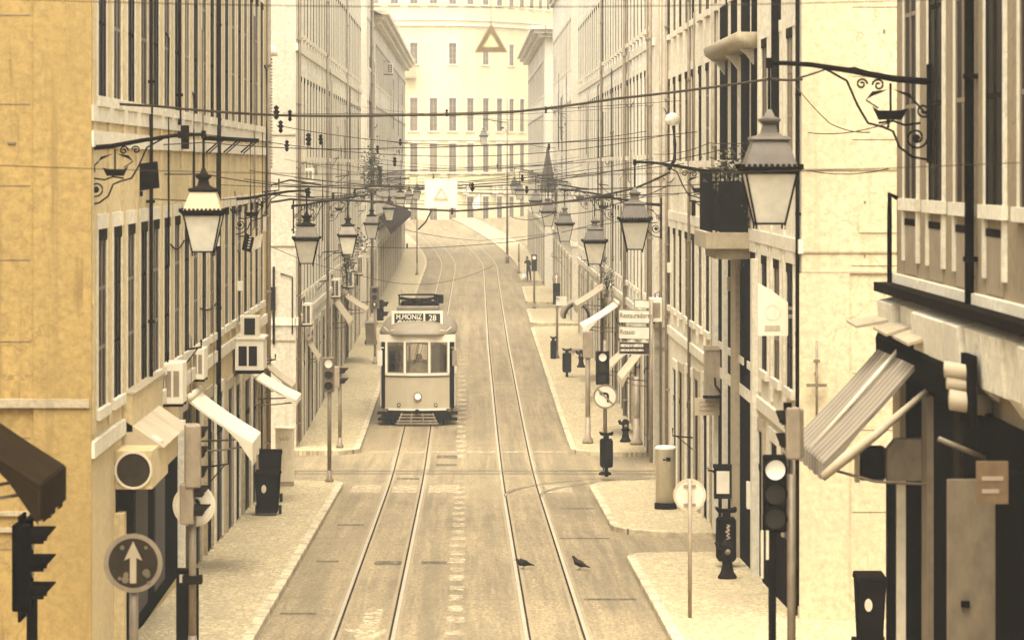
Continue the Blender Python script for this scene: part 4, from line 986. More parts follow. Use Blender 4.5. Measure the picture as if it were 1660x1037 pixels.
# left signal seen from behind
t = signal(312, 45, label='grey backed signal post with a white turn disc at lower left', h=2.2)
hh = head(t, hz(t, 738), R(180), ['D', 'D', 'D'], GREY, w=.22, off=(.02, .0), sd=.2)
head(t, hz(t, 738), R(90), ['D', 'D', 'D'], GREY, w=.22, off=(.08, .12), hood=.14)
head(t, hz(t, 815), R(90), ['D', 'D'], GREY, w=.24, off=(0.03, -.05), hood=.24, pitch=.27)
s = round_sign(t, hz(t, 822), .31, WHITEM, PALEM, y=.28); turn_arrow(s, .31, DARK)
m = MB(); m.box(-.14, .14, -.1, .1, hz(t, 945), hz(t, 932)); m.build('collar', DARK2, t)
cab = thing('utility_box', 'dark slim box with a pale band behind the grey backed signal post', 'box', (PX(302, 46.3), 46.3, zg(46.3) + .13))
m = MB(); m.box(-.15, .16, 0, .3, 0, hz(t, 938)); m.build('case', DARK, cab); m = MB(); m.box(-.1, .03, -.008, 0, hz(t, 955) - .03, hz(t, 945)); m.build('label_plate', PALEM, cab)
# mandatory arrow sign, near left
s0 = thing('road_sign', 'round dark sign with a pale upward arrow at lower left', 'road sign', (PX(216, 34.5), 34.5, zg(34.5)))
m = MB(); m.tube([(0, 0.06, 0), (0, 0.06, hz(s0, 890))], .05, 10); m.build('pole', BROWN, s0)
s = round_sign(s0, hz(s0, 912), .325, SIGNB, GREY, y=0)
m = MB(); m.xz([(-.035, -.22), (.035, -.22), (.035, .06), (.1, .03), (.0, .24), (-.1, .03), (-.035, .06)], -.02, -.014); m.build('arrow', CANVG, s)
for k, (qx, qz, qr) in enumerate([(-.12, .17, .025), (.14, .17, .02)] + [(random.uniform(-.2, .2), random.uniform(-.22, -.08), random.uniform(.02, .05)) for _ in range(7)]):
    m = MB(); m.disc((qx, qz), qr, -.0135 - .0003 * k, -.0105, 10); m.build('reflection_mark', BROWN, s)
# left junction signals
t = signal(534, 82 - .4, label='slim signal with its top lens lit at the left kerb of the junction', h=2.6)
head(t, hz(t, 607), 0, ['L', 'D', 'D'], BROWN, off=(-.02, -.1), hood=.12, w=.3)
t = signal(551, 93, label='signal with visors turned to the right, behind the lit left one', h=2.3)
head(t, hz(t, 611), R(90), ['D', 'D'], GREY, off=(.0, 0), hood=.26, pitch=.3, w=.26)
t = signal(608, 128, label='signal with a white arrow lens left of the tram roof', h=2.6, pole=GREY)
head(t, hz(t, 482), 0, ['D', 'D', 'A'], BROWN, off=(-.02, -.1), hood=.1, w=.4)
head(t, hz(t, 503), R(70), ['D', 'D'], DARK2, off=(.3, .1), hood=.26, w=.3, pitch=.4, r=.13)
# right junction signal with the sign
t = signal(981, 84, label='signal above the crossed out turn sign at the right kerb', h=hz_ if False else 3.6, pole=BROWN)
head(t, hz(t, 596), 0, ['L', 'D', 'D'], DARK2, off=(-.07, -.1), hood=.12, w=.36)
s = round_sign(t, hz(t, 642), .33, WHITEM, GREY, y=-.12); turn_arrow(s, .33, DARK)
m = MB(); m.xz([(-.22, .19), (-.19, .22), (.22, -.19), (.19, -.22)], -.024, -.019); m.build('slash', GREY, s)
m = MB(); m.box(-.06, .06, -.06, .06, 0, .42); m.lathe([(.17, 0), (.17, .05), (.1, .09)], 12); m.build('base', DARK, t)
def litter_bin(px, Y, py0, py1, label, w=.36, post=True, writing=False, zpost=None):
    x = PX(px, Y); z = zg(Y) + .13; rt = thing('litter_bin', label, 'litter bin', (x, Y, z), 0, 'dark litter bins on posts')
    z0, z1 = hz(rt, py1), hz(rt, py0); h = z1 - z0; d = .3
    m = MB(); m.xz([(-w / 2 + .04, z0), (w / 2 - .04, z0), (w / 2, z0 + .05), (w / 2, z1 - .05), (w / 2 - .03, z1 - .0), (-w / 2 + .03, z1), (-w / 2, z1 - .05), (-w / 2, z0 + .05)], -d / 2, d / 2); m.build('body', DARK, rt, bevel=.015)
    m = MB(); m.box(-.06, .06, -d / 2 - .01, d / 2, z1, z1 + .1); m.xz([(-w / 2 - .01, z1 + .14), (-w / 2 + .02, z1 + .1), (w / 2 - .02, z1 + .1), (w / 2 + .01, z1 + .14), (w / 2 + .01, z1 + .19), (w * .2, z1 + .15), (-w * .2, z1 + .15), (-w / 2 - .01, z1 + .19)], -d / 2, d / 2); m.build('hood', DARK, rt)
    if post: m = MB(); m.tube([(0, d / 2 + .03, 0), (0, d / 2 + .03, z1 + .1)], .04, 8); m.tube([(0, -.0, 0), (0, 0, z0)], .05, 8); m.build('post', DARK2, rt)
    m = MB(); m.box(-.025, .025, -d / 2 - .012, -d / 2, z0 + .05, z1 - .05); 
    if not writing: m.build('ridge', DARK2, rt)
    else:
        m = MB(); m.tube([(.02 + .035 * math.sin(i * 1.35) + .01 * math.sin(i * .5), -d / 2 - .006, z0 + .2 + (h - .32) * i / 30) for i in range(31)], .010, 5); m.tube([(.03 + .03 * math.sin(i * 1.35 + 1.6), -d / 2 - .006, z0 + .24 + (h - .36) * i / 30) for i in range(31)], .008, 5); m.disc((-.03, z0 + .14), .045, -d / 2 - .01, -d / 2, 14); m.build('script_mark', CANVG, rt)
    return rt
litter_bin(983, 83.4, 711, 757, 'litter bin at the foot of the crossed out turn sign', .34)
litter_bin(1177, 58.5, 838, 908, 'litter bin with pale upright script behind the near hydrant', .36, True, True)
litter_bin(919, 121, 572, 603, 'litter bin on a post beside the far hydrant', .34)
litter_bin(897, 131, 552, 582, 'litter bin on the pole of the oval arrow sign', .24)
def hydrant(px, py, Y, label):
    rt = thing('hydrant', label, 'hydrant', (PX(px, Y), Y, zg(Y) + .13), 0, 'cast iron hydrants')
    m = MB(); m.lathe([(.17, 0), (.17, .04), (.12, .12), (.09, .26), (.1, .34), (.13, .36), (.13, .4), (.1, .42), (.1, .54), (.12, .56), (.11, .62), (.07, .68), (.03, .7)], 16); m.build('body', DARK2, rt)
    m = MB(); m.tube([(-.05, -.02, .55), (-.17, -.04, .58), (-.19, -.05, .66)], .05, 8); m.build('nozzle', DARK2, rt); m = MB(); m.tube([(0, -.1, .48), (0, -.18, .5)], .05, 8); m.build('cap', BROWN, rt)
hydrant(1179, 948, 56.3, 'near dark hydrant on the right pavement in front of a bin')
hydrant(1014, 720, 95, 'dark hydrant by the wall post right of the junction signal')
hydrant(942, 602, 126, 'small far hydrant against the pale right pavement')
# tall poles, right mid street
def pole_thing(px, Y, py_top, label, r=.06, mat=GREY, box=None, name='pole'):
    rt = thing(name, label, 'pole', (PX(px, Y), Y, zg(Y) + .13)); h = hz(rt, py_top)
    m = MB(); m.tube([(0, 0, 0), (0, 0, h)], r, 10); m.lathe([(r * 2.2, 0), (r * 2.2, .1), (r * 1.3, .2), (r, .8)], 12); m.build('shaft', mat, rt)
    if box: m = MB(); m.box(-box[0] / 2, box[0] / 2, -.12, .12, hz(rt, box[2]), hz(rt, box[1])); m.build('box', mat, rt, bevel=.02)
    return rt
pole_thing(953, 94.5, 536, 'pale grey pole with a wide upper casing left of the junction signal', .075, GREY, (.3, 537, 580))
pole_thing(1032, 94, 610, 'grey pole close to the wall under the steep grey awning', .09, GREY)
pole_thing(676, 212, 352, 'thin dark pole rising behind the tram roof', .05, BROWN)
pole_thing(841, 214, 395, 'short dark pole at the far right corner left of the pedestrian', .06, BROWN)
pole_thing(883, 200, 345, 'far brown pole standing right of the pedestrian', .07, BROWN)
pole_thing(652, 138, 470, 'grey pole half hidden by the tram roof on the left', .05, GREY)
t = signal(866, 171, label='slim far signal with a lit top lens near the pedestrian', h=2.6)
head(t, hz(t, 426), 0, ['L', 'D', 'D'], DARK2, off=(0, -.1), hood=.1, w=.3)
t = signal(903, 131.3, label='signal below the oval arrow sign on the right', h=3.2, pole=GREY)
head(t, hz(t, 476), 0, ['D', 'D', 'D'], DARK2, off=(-.02, -.1), hood=.1)
s = thing('sign_disc', None, None); s.parent = t; s.location = (-.03, -.08, hz(t, 452))
m = MB(); m.disc((0, 0), .27, -.008, .008, 30, .62); m.build('face', GREY, s); m = MB(); m.xz([(-.02, -.2), (.02, -.2), (.02, .08), (.07, .05), (0, .21), (-.07, .05), (-.02, .08)], -.016, -.01); m.build('arrow', WHITEM, s)
m = MB(); m.box(-.05, .4, -.16, -.13, hz(t, 495), hz(t, 480)); m.build('small_plate', WHITEM, t)
# near right signal
t = signal(1283, 36, label='large near signal with a lit round top lens at lower right', h=hz_ if False else 3.2, pole=BROWN, r=.05)
head(t, hz(t, 800), 0, ['L', 'D', 'D'], DARK, off=(-.19, -.05), w=.26, hood=.12, pitch=.28, r=.115)
head(t, hz(t, 702), R(180), ['D', 'D'], GREY, off=(.02, .1), w=.17, pitch=.28, sd=.16)
head(t, hz(t, 702), R(-90), ['D', 'D'], GREY, off=(-.05, .12), w=.14, pitch=.26, hood=.12)
m = MB(); m.box(-.09, -.0, -.04, .04, hz(t, 664), hz(t, 652)); m.box(.06, .08, -.02, .02, hz(t, 668), hz(t, 655)); m.tube([(-.04, 0, hz(t, 672)), (-.04, 0, hz(t, 664))], .015, 6); m.build('camera_unit', DARK, t)
m = MB(); m.tube([(-.22, 0, 0), (-.22, 0, hz(t, 845))], .045, 8); m.box(-.22, 0, -.02, .02, hz(t, 800), hz(t, 795)); m.build('side_pole', DARK, t)
m = MB(); m.box(-.36, -.33, -.1, -.07, hz(t, 935), hz(t, 858)); m.box(-.3, -.27, -.1, -.07, hz(t, 905), hz(t, 858)); m.build('pale_strap', PALEM, t)
# pale sign seen from behind, right
s0 = thing('road_sign', 'pale round sign seen from behind on a thin pole at the right kerb', 'road sign', (PX(1118, 50), 50, zg(50)))
m = MB(); m.tube([(0, -.05, 0), (0, -.05, hz(s0, 775))], .032, 10); m.build('pole', GREY, s0)
s = round_sign(s0, hz(s0, 802), .26, PALEM, CANVG, y=.0)
m = MB(); m.box(-.1, .1, -.03, -.01, .13, .17); m.build('clamp', GREY, s); m = MB(); m.box(-.1, .1, -.03, -.01, -.17, -.13); m.build('clamp', GREY, s)
# post box pillar
pbx = thing('post_box', 'white pillar cabinet with a black foot on the right pavement', 'post box', (PX(1079, 72.6), 72.6, zg(72.6) + .13))
m = MB(); m.lathe([(.22, .14), (.22, 1.36), (.235, 1.37), (.235, 1.42), (.2, 1.46), (.02, 1.47)], 20, sx=1.05, sy=.9); m.build('body', WHITEM, pbx)
m = MB(); m.lathe([(.26, 0), (.26, .14), (.23, .15)], 20); m.build('foot', DARK, pbx)
m = MB(); m.box(-.08, -.01, -.215, -.19, 1.14, 1.17); m.box(.0, .1, -.215, -.19, 1.12, 1.21); m.build('emblem', DARK2, pbx)
# cabinet, bins on the left
cab = thing('utility_cabinet', 'pale street cabinet with a scribble beside the left bins', 'cabinet', (PX(461, 80), 80, zg(80) + .13))
m = MB(); m.box(-.23, .23, 0, .5, .12, 1.45); m.box(-.25, .25, -.02, .52, 1.45, 1.5); m.build('case', PALEM, cab, bevel=.01); m = MB(); m.box(-.22, .22, .02, .48, 0, .12); m.build('plinth', STONED, cab)
m = MB(); m.tube([(-.15 + .03 * i, -.004, 1.22 + .06 * math.sin(i * 2.1)) for i in range(11)], .006, 4); m.build('scribble', BROWN, cab)
def wheelie(px, Y, w, h, label, oval=True, group='wheeled rubbish bins', body=DARK):
    rt = thing('wheelie_bin', label, 'wheelie bin', (PX(px, Y), Y, zg(Y) + (.13 if abs(PX(px, Y)) < 5.3 else .13)), 0, group); d = w * 1.15
    m = MB(); m.hexa([(-w * .4, -d * .38, .06), (w * .4, -d * .38, .06), (w * .4, d * .4, .06), (-w * .4, d * .4, .06)], [(-w * .5, -d * .5, h * .92), (w * .5, -d * .5, h * .92), (w * .5, d * .5, h * .92), (-w * .5, d * .5, h * .92)]); m.build('body', body, rt, bevel=.02)
    m = MB(); m.hexa([(-w * .54, -d * .56, h * .92), (w * .54, -d * .56, h * .92), (w * .54, d * .55, h * .92), (-w * .54, d * .55, h * .92)], [(-w * .5, -d * .5, h * .97), (w * .5, -d * .5, h * .97), (w * .5, d * .55, h), (-w * .5, d * .55, h)]); m.build('lid', body, rt, bevel=.015)
    for sg in (-1, 1):
        q = MB(); q.prism([(sg * w * .42, d * .4 + .1 * math.cos(a), .1 + .1 * math.sin(a)) for a in [i * math.pi / 8 for i in range(16)]], (sg * .06, 0, 0)); q.build('wheel', DARK2, rt)
    if oval: q = MB(); q.disc((-w * .12, h * .62), .09, -d * .56, -d * .3, 18, .6); q.build('badge', PALEM, rt)
    return rt
wheelie(434, 70.8, .56, 1.0, 'dark wheelie bin with an oval badge on the left pavement')
wheelie(438, 74.5, .52, 1.25, 'taller dark bin standing behind the badged left bin', False)
wheelie(601, 140, .5, 1.05, 'brown wheelie bin left of the arrow signal pole', False, body=BROWN)
wheelie(1410, 45.5, .42, 1.15, 'dark wheelie bin in the side street at lower right')
q = [o for o in COL.objects if o.name.startswith('wheelie_bin')][-1]
# direction signs
ds = thing('direction_sign', 'stack of three direction boards naming Restauradores and Rossio', 'sign', (PX(1056, 88.2), 88.2, zg(88) + .13))
m = MB(); m.tube([(0, .06, 0), (0, .06, hz(ds, 484))], .05, 10); m.build('pole', GREY, ds)
kx = 88.2 / F
for nm, y0, y1, txt, fm, tm, sz in (('board', 501, 524, 'Restauradores', WHITEM, BROWN, .2), ('board', 528, 550, 'Rossio', WHITEM, BROWN, .2), ('board', 553, 575, None, SIGNB, WHITEP, .1), ('board', 485, 500, '', WHITEM, BROWN, .1)):
    z0, z1 = hz(ds, y1), hz(ds, y0); x0, x1 = (1003 - 1056) * kx, (1052 - 1056) * kx
    if txt == '': x0 = (1028 - 1056) * kx
    bd = MB(); bd.xz([(x0, z0 + .02), (x1, z0), (x1, z1 - .03), (x0, z1)], -.03, .03); bo = bd.build('board', fm, ds)
    bd = MB(); t_ = .012
    for q in ([(x0, z1 - t_), (x1, z1 - .03 - t_), (x1, z1 - .03), (x0, z1)], [(x0, z0 + .02), (x1, z0), (x1, z0 + t_), (x0, z0 + .02 + t_)], [(x0, z0 + .02), (x0 + t_, z0 + .02), (x0 + t_, z1), (x0, z1)]): bd.xz(q, -.036, -.028)
    bd.build('frame', WHITEM if txt is None else DARK2, bo)
    zc = (z0 + z1) / 2
    if txt: text('lettering', txt, sz, (x0 + .03, -.034, zc + .02), tm, bo, align='LEFT', sx=.78, bold=.002)
    elif txt is None:
        text('lettering', 'HERITAGE AV LIBERDADE', .105, (x0 + .05, -.034, zc + .07), tm, bo, align='LEFT', sx=.53, bold=.004)
        text('lettering', 'HERITAGE HOTELS LISBOA', .075, (x0 + .05, -.034, zc - .06), tm, bo, align='LEFT', sx=.72, bold=.003)
# hanging triangle signs on the wires
def tri(m, s, t, y0, y1):
    a = [(-s, -s * .8), (s, -s * .8), (0, s * .95)]; k = 1 - t
    b2 = [(x * k * .9, z * k * .9 - s * .1 * t) for x, z in a]
    for i in range(3): j = (i + 1) % 3; m.xz([a[i], a[j], b2[j], b2[i]], y0, y1)
ts = thing('hanging_sign', 'pale square panel with a faint triangle hung on the wires', 'sign', tuple(P(715, 314, 30)))
w = 26 / F * 30
m = MB(); m.box(-w, w, 0, .012, -w * .88, w * .88); m.build('panel', CANVW, ts); m = MB(); tri(m, w * .48, .28, -.006, -.001); m.build('triangle', CANVG, ts, (0, 0, -.0))
m = MB(); m.tube([(-w * .5, 0, w * .8), (-w * .5, 0, w * 1.3)], .004, 5); m.tube([(w * .5, 0, w * .8), (w * .5, 0, w * 1.3)], .004, 5); m.build('hook', BROWN, ts)
ts2 = thing('hanging_sign', 'dark outlined triangle sign hung high before the yellow building', 'sign', tuple(P(796, 64, 26)))
w = 27 / F * 26
m = MB(); tri(m, w, .42, -.01, .0); m.build('triangle', BROWN, ts2)
m = MB(); m.xz([(-w * .95, -w * .76), (w * .95, -w * .76), (0, w * .9)], .001, .006); m.build('panel', YELLOW, ts2)
m = MB(); m.tube([(0, 0, w * .9), (0, 0, w * 3)], .003, 5); m.build('hook', BROWN, ts2)

# ------------------------------------------------------------------ overhead wires
def wire(pts, label, r=.014, ins=(), drop=()):
    """pts: (photo x, photo y, distance)"""
    V = [P(*p) for p in pts]; base = V[0].copy()
    rt = thing('overhead_wire', label, 'wire', tuple(base), 0, 'overhead wires'); m = MB(); q = []
    for a, b2 in zip(V, V[1:]):
        for i in range(8):
            t = i / 8; p = a.lerp(b2, t); p.z -= (b2 - a).length * .012 * 4 * t * (1 - t) * .5; q.append(p - base)
    q.append(V[-1] - base); m.tube(q, r, 5); m.build('strand', WIREM, rt)
    for (px, py, Y, s) in ins:
        s *= .72
        c = P(px, py, Y) - base; k = MB(); k.lathe([(.01, .09 * s), (.04 * s, .06 * s), (.02 * s, .03 * s), (.05 * s, 0), (.02 * s, -.03 * s), (.035 * s, -.07 * s), (.01, -.1 * s)], 8, tuple(c)); k.build('insulator', DARK2, rt)
    for (pa) in drop:
        k = MB(); k.tube([P(*p) - base for p in pa], r * .8, 5); k.build('tail', WIREM, rt)
wire([(20, 150, 43), (62, 157, 43.5), (250, 172, 46), (450, 187, 48), (640, 187, 49), (830, 182, 49), (1000, 160, 48), (1250, 128, 47), (1300, 129, 49.5)], 'topmost heavy wire sagging across the street from the left wall', .02, ((62, 157, 43.3, 1.2), (105, 163, 44, 1), (448, 182, 48, 1.6), (470, 187, 48, 1.3), (885, 178, 49, .8)), (((55, 160, 43), (50, 200, 43), (52, 270, 43), (56, 328, 43), (30, 332, 43)),))
wire([(20, 222, 42.9), (330, 231, 55), (640, 240, 65), (830, 234, 66), (1130, 214, 72)], 'thin wire level with the far building first floor', .010, ((455, 205, 60, 1.8), (465, 236, 60, 1.6), (500, 226, 60, 1.9), (520, 226, 60, 1.5), (890, 238, 66, 1)))
wire([(20, 257, 43), (330, 282, 56), (560, 300, 75), (760, 300, 85), (960, 280, 80), (1130, 262, 75)], 'thin wire sagging behind the first left lantern', .011, ((640, 262, 80, 1.8), (612, 242, 80, 1.5)))
wire([(30, 331, 43), (240, 322, 50), (430, 315, 62), (640, 300, 90), (830, 285, 100)], 'faint wire rising from the left wall behind the lantern hood', .010)
wire([(420, 330, 79), (470, 323, 80), (560, 324, 84), (620, 327, 86), (655, 337, 86), (740, 342, 86), (830, 335, 85), (930, 325, 83), (1030, 305, 80), (1085, 280, 78)], 'thick cable crossing the street in front of the bend', .03, ((733, 342, 86, 1.4), (500, 312, 80, 2.0), (540, 318, 82, 1.5)), (((700, 340, 86), (690, 360, 86), (678, 372, 86)), ((420, 330, 79), (440, 300, 79), (470, 292, 79), (520, 300, 80))))
wire([(560, 397, 110), (690, 402, 116), (830, 392, 116), (930, 372, 112), (1060, 345, 104)], 'wire crossing above the tram from wall to wall', .013, ((660, 398, 113, 1.3),))
wire([(655, 372, 118), (780, 390, 130), (880, 380, 130), (1000, 350, 112)], 'slack wire drooping over the curving rails', .010)
wire([(590, 285, 135), (660, 275, 140), (760, 276, 145), (860, 270, 145), (930, 262, 140)], 'faint far wire below the first floor windows', .016, ((600, 262, 135, 2),))
wire([(585, 310, 130), (655, 304, 140), (760, 304, 150), (880, 296, 145), (950, 280, 135)], 'far wire level with the triangle panel', .016)
wire([(440, 258, 93), (560, 268, 100), (700, 274, 120), (830, 268, 120), (950, 262, 110)], 'fine wire from the cream building to the right wall', .010)
wire([(620, 228, 140), (760, 236, 160), (850, 232, 160), (900, 240, 150)], 'short far wire before the middle windows', .014)
wire([(1130, 212, 75), (1220, 203, 60), (1310, 190, 49.7)], 'fine wire along the right wall to the blank corner', .008)
wire([(1060, 250, 75), (1150, 232, 62), (1310, 215, 49.7), (1440, 200, 38.7)], 'wire from the spotlight to the near right building', .008, ((1440, 200, 38.7, .8),))
wire([(1225, 273, 56), (1310, 276, 49.6), (1440, 274, 38.8)], 'pale thin wire across the blank wall beside the balcony', .007)
wire([(1290, 128, 36.5), (1340, 112, 37), (1385, 110, 38), (1425, 121, 38.7)], 'curled loose wire end above the near right bracket', .012)
wire([(1290, 140, 49), (1345, 200, 45), (1410, 215, 38.8)], 'slack wire dropping from the near right bracket arm', .008)
wire([(430, 395, 79.5), (560, 440, 94), (700, 460, 118), (800, 430, 140)], 'contact wire running above the tram toward the bend', .008)
for lab, Y, py in (('thin wire carrying the pale square panel with a triangle', 30, 284), ('thin wire carrying the dark outlined triangle at the top', 26, 12)):
    rt = thing('overhead_wire', lab, 'wire', (-W_L, Y, PZ(py, Y) + .1), 0, 'overhead wires'); m = MB()
    m.tube([(10.4 * i / 20, 0, -.1 - .0 + .12 * ((i - 10) / 10) ** 2) for i in range(21)], .004, 4); m.build('strand', WIREM, rt)
wire([(480, 315, 80), (540, 322, 88), (600, 312, 100), (640, 318, 115)], 'tangled wire among the left lanterns', .015, ((575, 312, 96, 1.6),))
wire([(1085, 300, 78), (1000, 330, 88), (900, 345, 110), (830, 352, 140)], 'cable strung along the right lanterns', .014)

def web(label, Y0, Y1, ya, yb, n, seed):
    rd = random.Random(seed); rt = thing('overhead_wire', label, 'wires', (0, Y0, PZ(ya, Y0)), 0, 'overhead wires'); b = rt.location
    for k in range(n):
        Ya, Yb = rd.uniform(Y0, Y1), rd.uniform(Y0, Y1); za, zb_ = PZ(rd.uniform(ya, yb), Ya), PZ(rd.uniform(ya, yb), Yb); A = Vector((-W_L, Ya, za)); B = Vector((W_R, Yb, zb_)); q = []
        sag = rd.uniform(.1, .55)
        for i in range(17): t = i / 16; p = A.lerp(B, t); p.z -= sag * 4 * t * (1 - t); q.append(p - b)
        m = MB(); m.tube(q, rd.uniform(.005, .011), 4); m.build('strand', WIREM, rt)
        if k % 3 == 0:
            p = q[rd.randint(5, 11)]; m = MB(); m.lathe([(.01, .1), (.045, .05), (.02, .02), (.055, -.02), (.01, -.1)], 7, tuple(p)); m.build('insulator', DARK2, rt)
web('tangle of fine wires crossing over the junction before the tram', 60, 95, 235, 320, 7, 1)
web('web of fine wires over the middle of the street behind the thick cable', 100, 150, 250, 300, 6, 2)
web('far web of fine wires just below the letter plates', 155, 200, 262, 296, 4, 3)
web('sparse high fine wires level with the far second floor', 70, 140, 150, 235, 5, 4)
# ------------------------------------------------------------------ the tram
TY = 102.0; TX = -1.64
TR = thing('tram', 'old cream tram numbered 28 heading for M.Moniz', 'tram', (TX, TY, zg(TY) + .01))
LEN = 8.4
def outline(hw_front, hw, y_sh, y_sh2, inset=0, both=True, bow=.26, L=LEN, n=9):
    front = []
    for i in range(n):
        t = -1 + 2 * i / (n - 1); front.append((t * (hw_front - inset), inset + bow * (1 - math.cos(t * math.pi / 2)) * 1.0))
    pts = front + [(hw - inset, y_sh)]
    if both: pts += [(hw - inset, L - y_sh)] + [(-x, L - y) for x, y in front] + [(-(hw - inset), L - y_sh), (-(hw - inset), y_sh)]
    return pts
FP = outline(1.05, 1.05, .3, 0, both=False)[:-1]
def front_shell(z0, z1, y_off=0, thick=.06, name='x', mat=None, mirror=False, hw=1.05, bow=.26, par=None):
    m = MB(); n = 13; vs = []
    for i in range(n):
        t = -1 + 2 * i / (n - 1); x = t * hw; y = bow * (1 - math.cos(t * math.pi / 2)) + y_off
        for (xx, yy) in ((x, y), (x * (1 - thick / hw), y + thick)):
            if mirror: yy = LEN - yy
            vs += [(xx, yy, z0), (xx, yy, z1)]
    m.smooth = False
    m.add(vs, [f for i in range(n - 1) for f in ((4 * i, 4 * i + 4, 4 * i + 5, 4 * i + 1), (4 * i + 2, 4 * i + 3, 4 * i + 7, 4 * i + 6), (4 * i + 1, 4 * i + 5, 4 * i + 7, 4 * i + 3), (4 * i, 4 * i + 2, 4 * i + 6, 4 * i + 4))] + [(0, 1, 3, 2), (4 * n - 4, 4 * n - 2, 4 * n - 1, 4 * n - 3)])
    return m.build(name, mat, par or TR)
def yfront(x, bow=.26, hw=1.05): return bow * (1 - math.cos(x / hw * math.pi / 2))
fp = front_shell(.56, 1.60, name='front_panel', mat=TRAMY)
front_shell(.50, .57, -.02, name='lower_trim', mat=TRAMC); front_shell(1.60, 1.63, -.025, name='waist_moulding', mat=DARK2); front_shell(1.63, 1.72, -.015, name='window_sill', mat=TRAMC)
front_shell(2.72, 2.96, -.01, name='header', mat=TRAMC, hw=1.24, bow=.35)
front_shell(.5, 1.65, 0, name='rear_panel', mat=TRAMY, mirror=True); front_shell(2.72, 2.96, 0, name='rear_header', mat=TRAMC, mirror=True, hw=1.24, bow=.35)
wins = ((-.975, -.44), (-.37, .36), (.43, .985))
for (a, b2) in wins:
    # frame with an arched head
    m = MB(); zt, z0 = 2.72, 1.72; n = 8; ym = yfront((a + b2) / 2) - .02; d0, d1 = -.02, .035
    ya, yb = yfront(a), yfront(b2)
    yy = lambda x: ya + (yb - ya) * (x - a) / (b2 - a)
    def seg(x0, x1, za, zb, e0=-.02, e1=.04): m.hexa([(x0, yy(x0) + e0, za), (x1, yy(x1) + e0, za), (x1, yy(x1) + e1, za), (x0, yy(x0) + e1, za)], [(x0, yy(x0) + e0, zb), (x1, yy(x1) + e0, zb), (x1, yy(x1) + e1, zb), (x0, yy(x0) + e1, zb)])
    w_ = .035
    seg(a, a + w_, z0, zt); seg(b2 - w_, b2, z0, zt); seg(a + w_, b2 - w_, z0, z0 + w_)
    for i in range(n):
        x0 = a + w_ + (b2 - a - 2 * w_) * i / n; x1 = a + w_ + (b2 - a - 2 * w_) * (i + 1) / n; u = (2 * (i + .5) / n - 1); seg(x0, x1, zt - .045 - .07 * u * u, zt)
    fr = m.build('window', BROWN, TR)
    m = MB(); m.hexa([(a + w_, yy(a) + .01, z0 + w_), (b2 - w_, yy(b2) + .01, z0 + w_), (b2 - w_, yy(b2) + .016, z0 + w_), (a + w_, yy(a) + .016, z0 + w_)], [(a + w_, yy(a) + .01, zt - .05), (b2 - w_, yy(b2) + .01, zt - .05), (b2 - w_, yy(b2) + .016, zt - .05), (a + w_, yy(a) + .016, zt - .05)]); m.build('pane', CLEAR, fr)
for x0, x1 in ((-1.05, -.975), (-.44, -.37), (.36, .43), (.985, 1.05)):
    m = MB(); y = min(yfront(x0), yfront(x1)) - .035; y2 = max(yfront(x0), yfront(x1)) + .05
    m.box(x0, x1, y, y2, 1.70, 2.74); m.build('pillar', TRAMC, TR)
for x0, x1 in ((-1.05, -.97), (-.44, -.37), (.36, .43), (.97, 1.05)):
    m = MB(); y = LEN - yfront(x0); m.box(x0, x1, y - .06, y + .02, 1.65, 2.72); m.build('rear_pillar', TRAMC, TR)
wp = MB(); wp.tube([(-.12, -.06, 2.0), (.02, -.06, 2.68)], .008, 5); wp.tube([(-.06, -.05, 2.05), (.06, -.05, 2.7)], .008, 5); wp.build('wiper', DARK2, TR)
# saloon sides with windows, doorways dark at the platforms
for sg in (-1, 1):
    m = MB(); m.box(sg * 1.18, sg * 1.24, 1.35, LEN - 1.35, .55, 1.62); m.box(sg * 1.18, sg * 1.245, 1.35, LEN - 1.35, 2.62, 2.95); m.box(sg * 1.16, sg * 1.27, 1.33, LEN - 1.33, 1.62, 1.68)
    for k in range(7): y = 1.35 + (LEN - 2.7 - .1) * k / 6; m.box(sg * 1.18, sg * 1.243, y, y + .1, 1.68, 2.62)
    m.build('side_panel', TRAMC, TR)
    for k in range(6):
        y = 1.45 + (LEN - 2.8) * k / 6; q = MB(); q.box(sg * 1.2, sg * 1.21, y, y + (LEN - 2.8) / 6 - .1, 1.68, 2.62); q.build('side_window', CLEAR, TR)
    for y0, y1 in ((.34, 1.3), (LEN - 1.3, LEN - .34)):
        q = MB(); q.hexa([(sg * 1.02, y0, .5), (sg * 1.07, y0, .5), (sg * 1.2, y1, .5), (sg * 1.14, y1, .5)], [(sg * 1.02, y0, 2.72), (sg * 1.07, y0, 2.72), (sg * 1.2, y1, 2.72), (sg * 1.14, y1, 2.72)]); q.build('door', DARK2, TR)
    q = MB(); q.box(sg * 1.04, sg * 1.32, .5, 1.3, .34, .38); q.box(sg * 1.06, sg * 1.3, .5, 1.25, .14, .18); q.build('step', DARK, TR)
    q = MB(); q.box(sg * 1.09, sg * 1.2, .2, .26, 2.52, 2.55); q.tube([(sg * 1.19, .2, 2.52), (sg * 1.22, .2, 2.1)], .012, 5); q.box(sg * 1.14, sg * 1.3, .18, .22, 1.95, 2.45); q.build('mirror', WHITEM if sg < 0 else GREY, TR)
m = MB(); m.box(-1.1, 1.1, .2, LEN - .2, .45, .56); m.build('floor', INTER, TR)
m = MB()
for k in range(5):
    for sg in (-1, 1): m.box(sg * .35, sg * 1.1, 2.0 + k * .95, 2.1 + k * .95, .56, 1.75); m.box(sg * .35, sg * 1.1, 2.1 + k * .95, 2.5 + k * .95, .95, 1.05)
m.build('seat', INTER, TR)
m = MB()
for sg in (-1, 1): m.box(sg * .38, sg * 1.15, 1.35, 1.42, .56, 2.7)
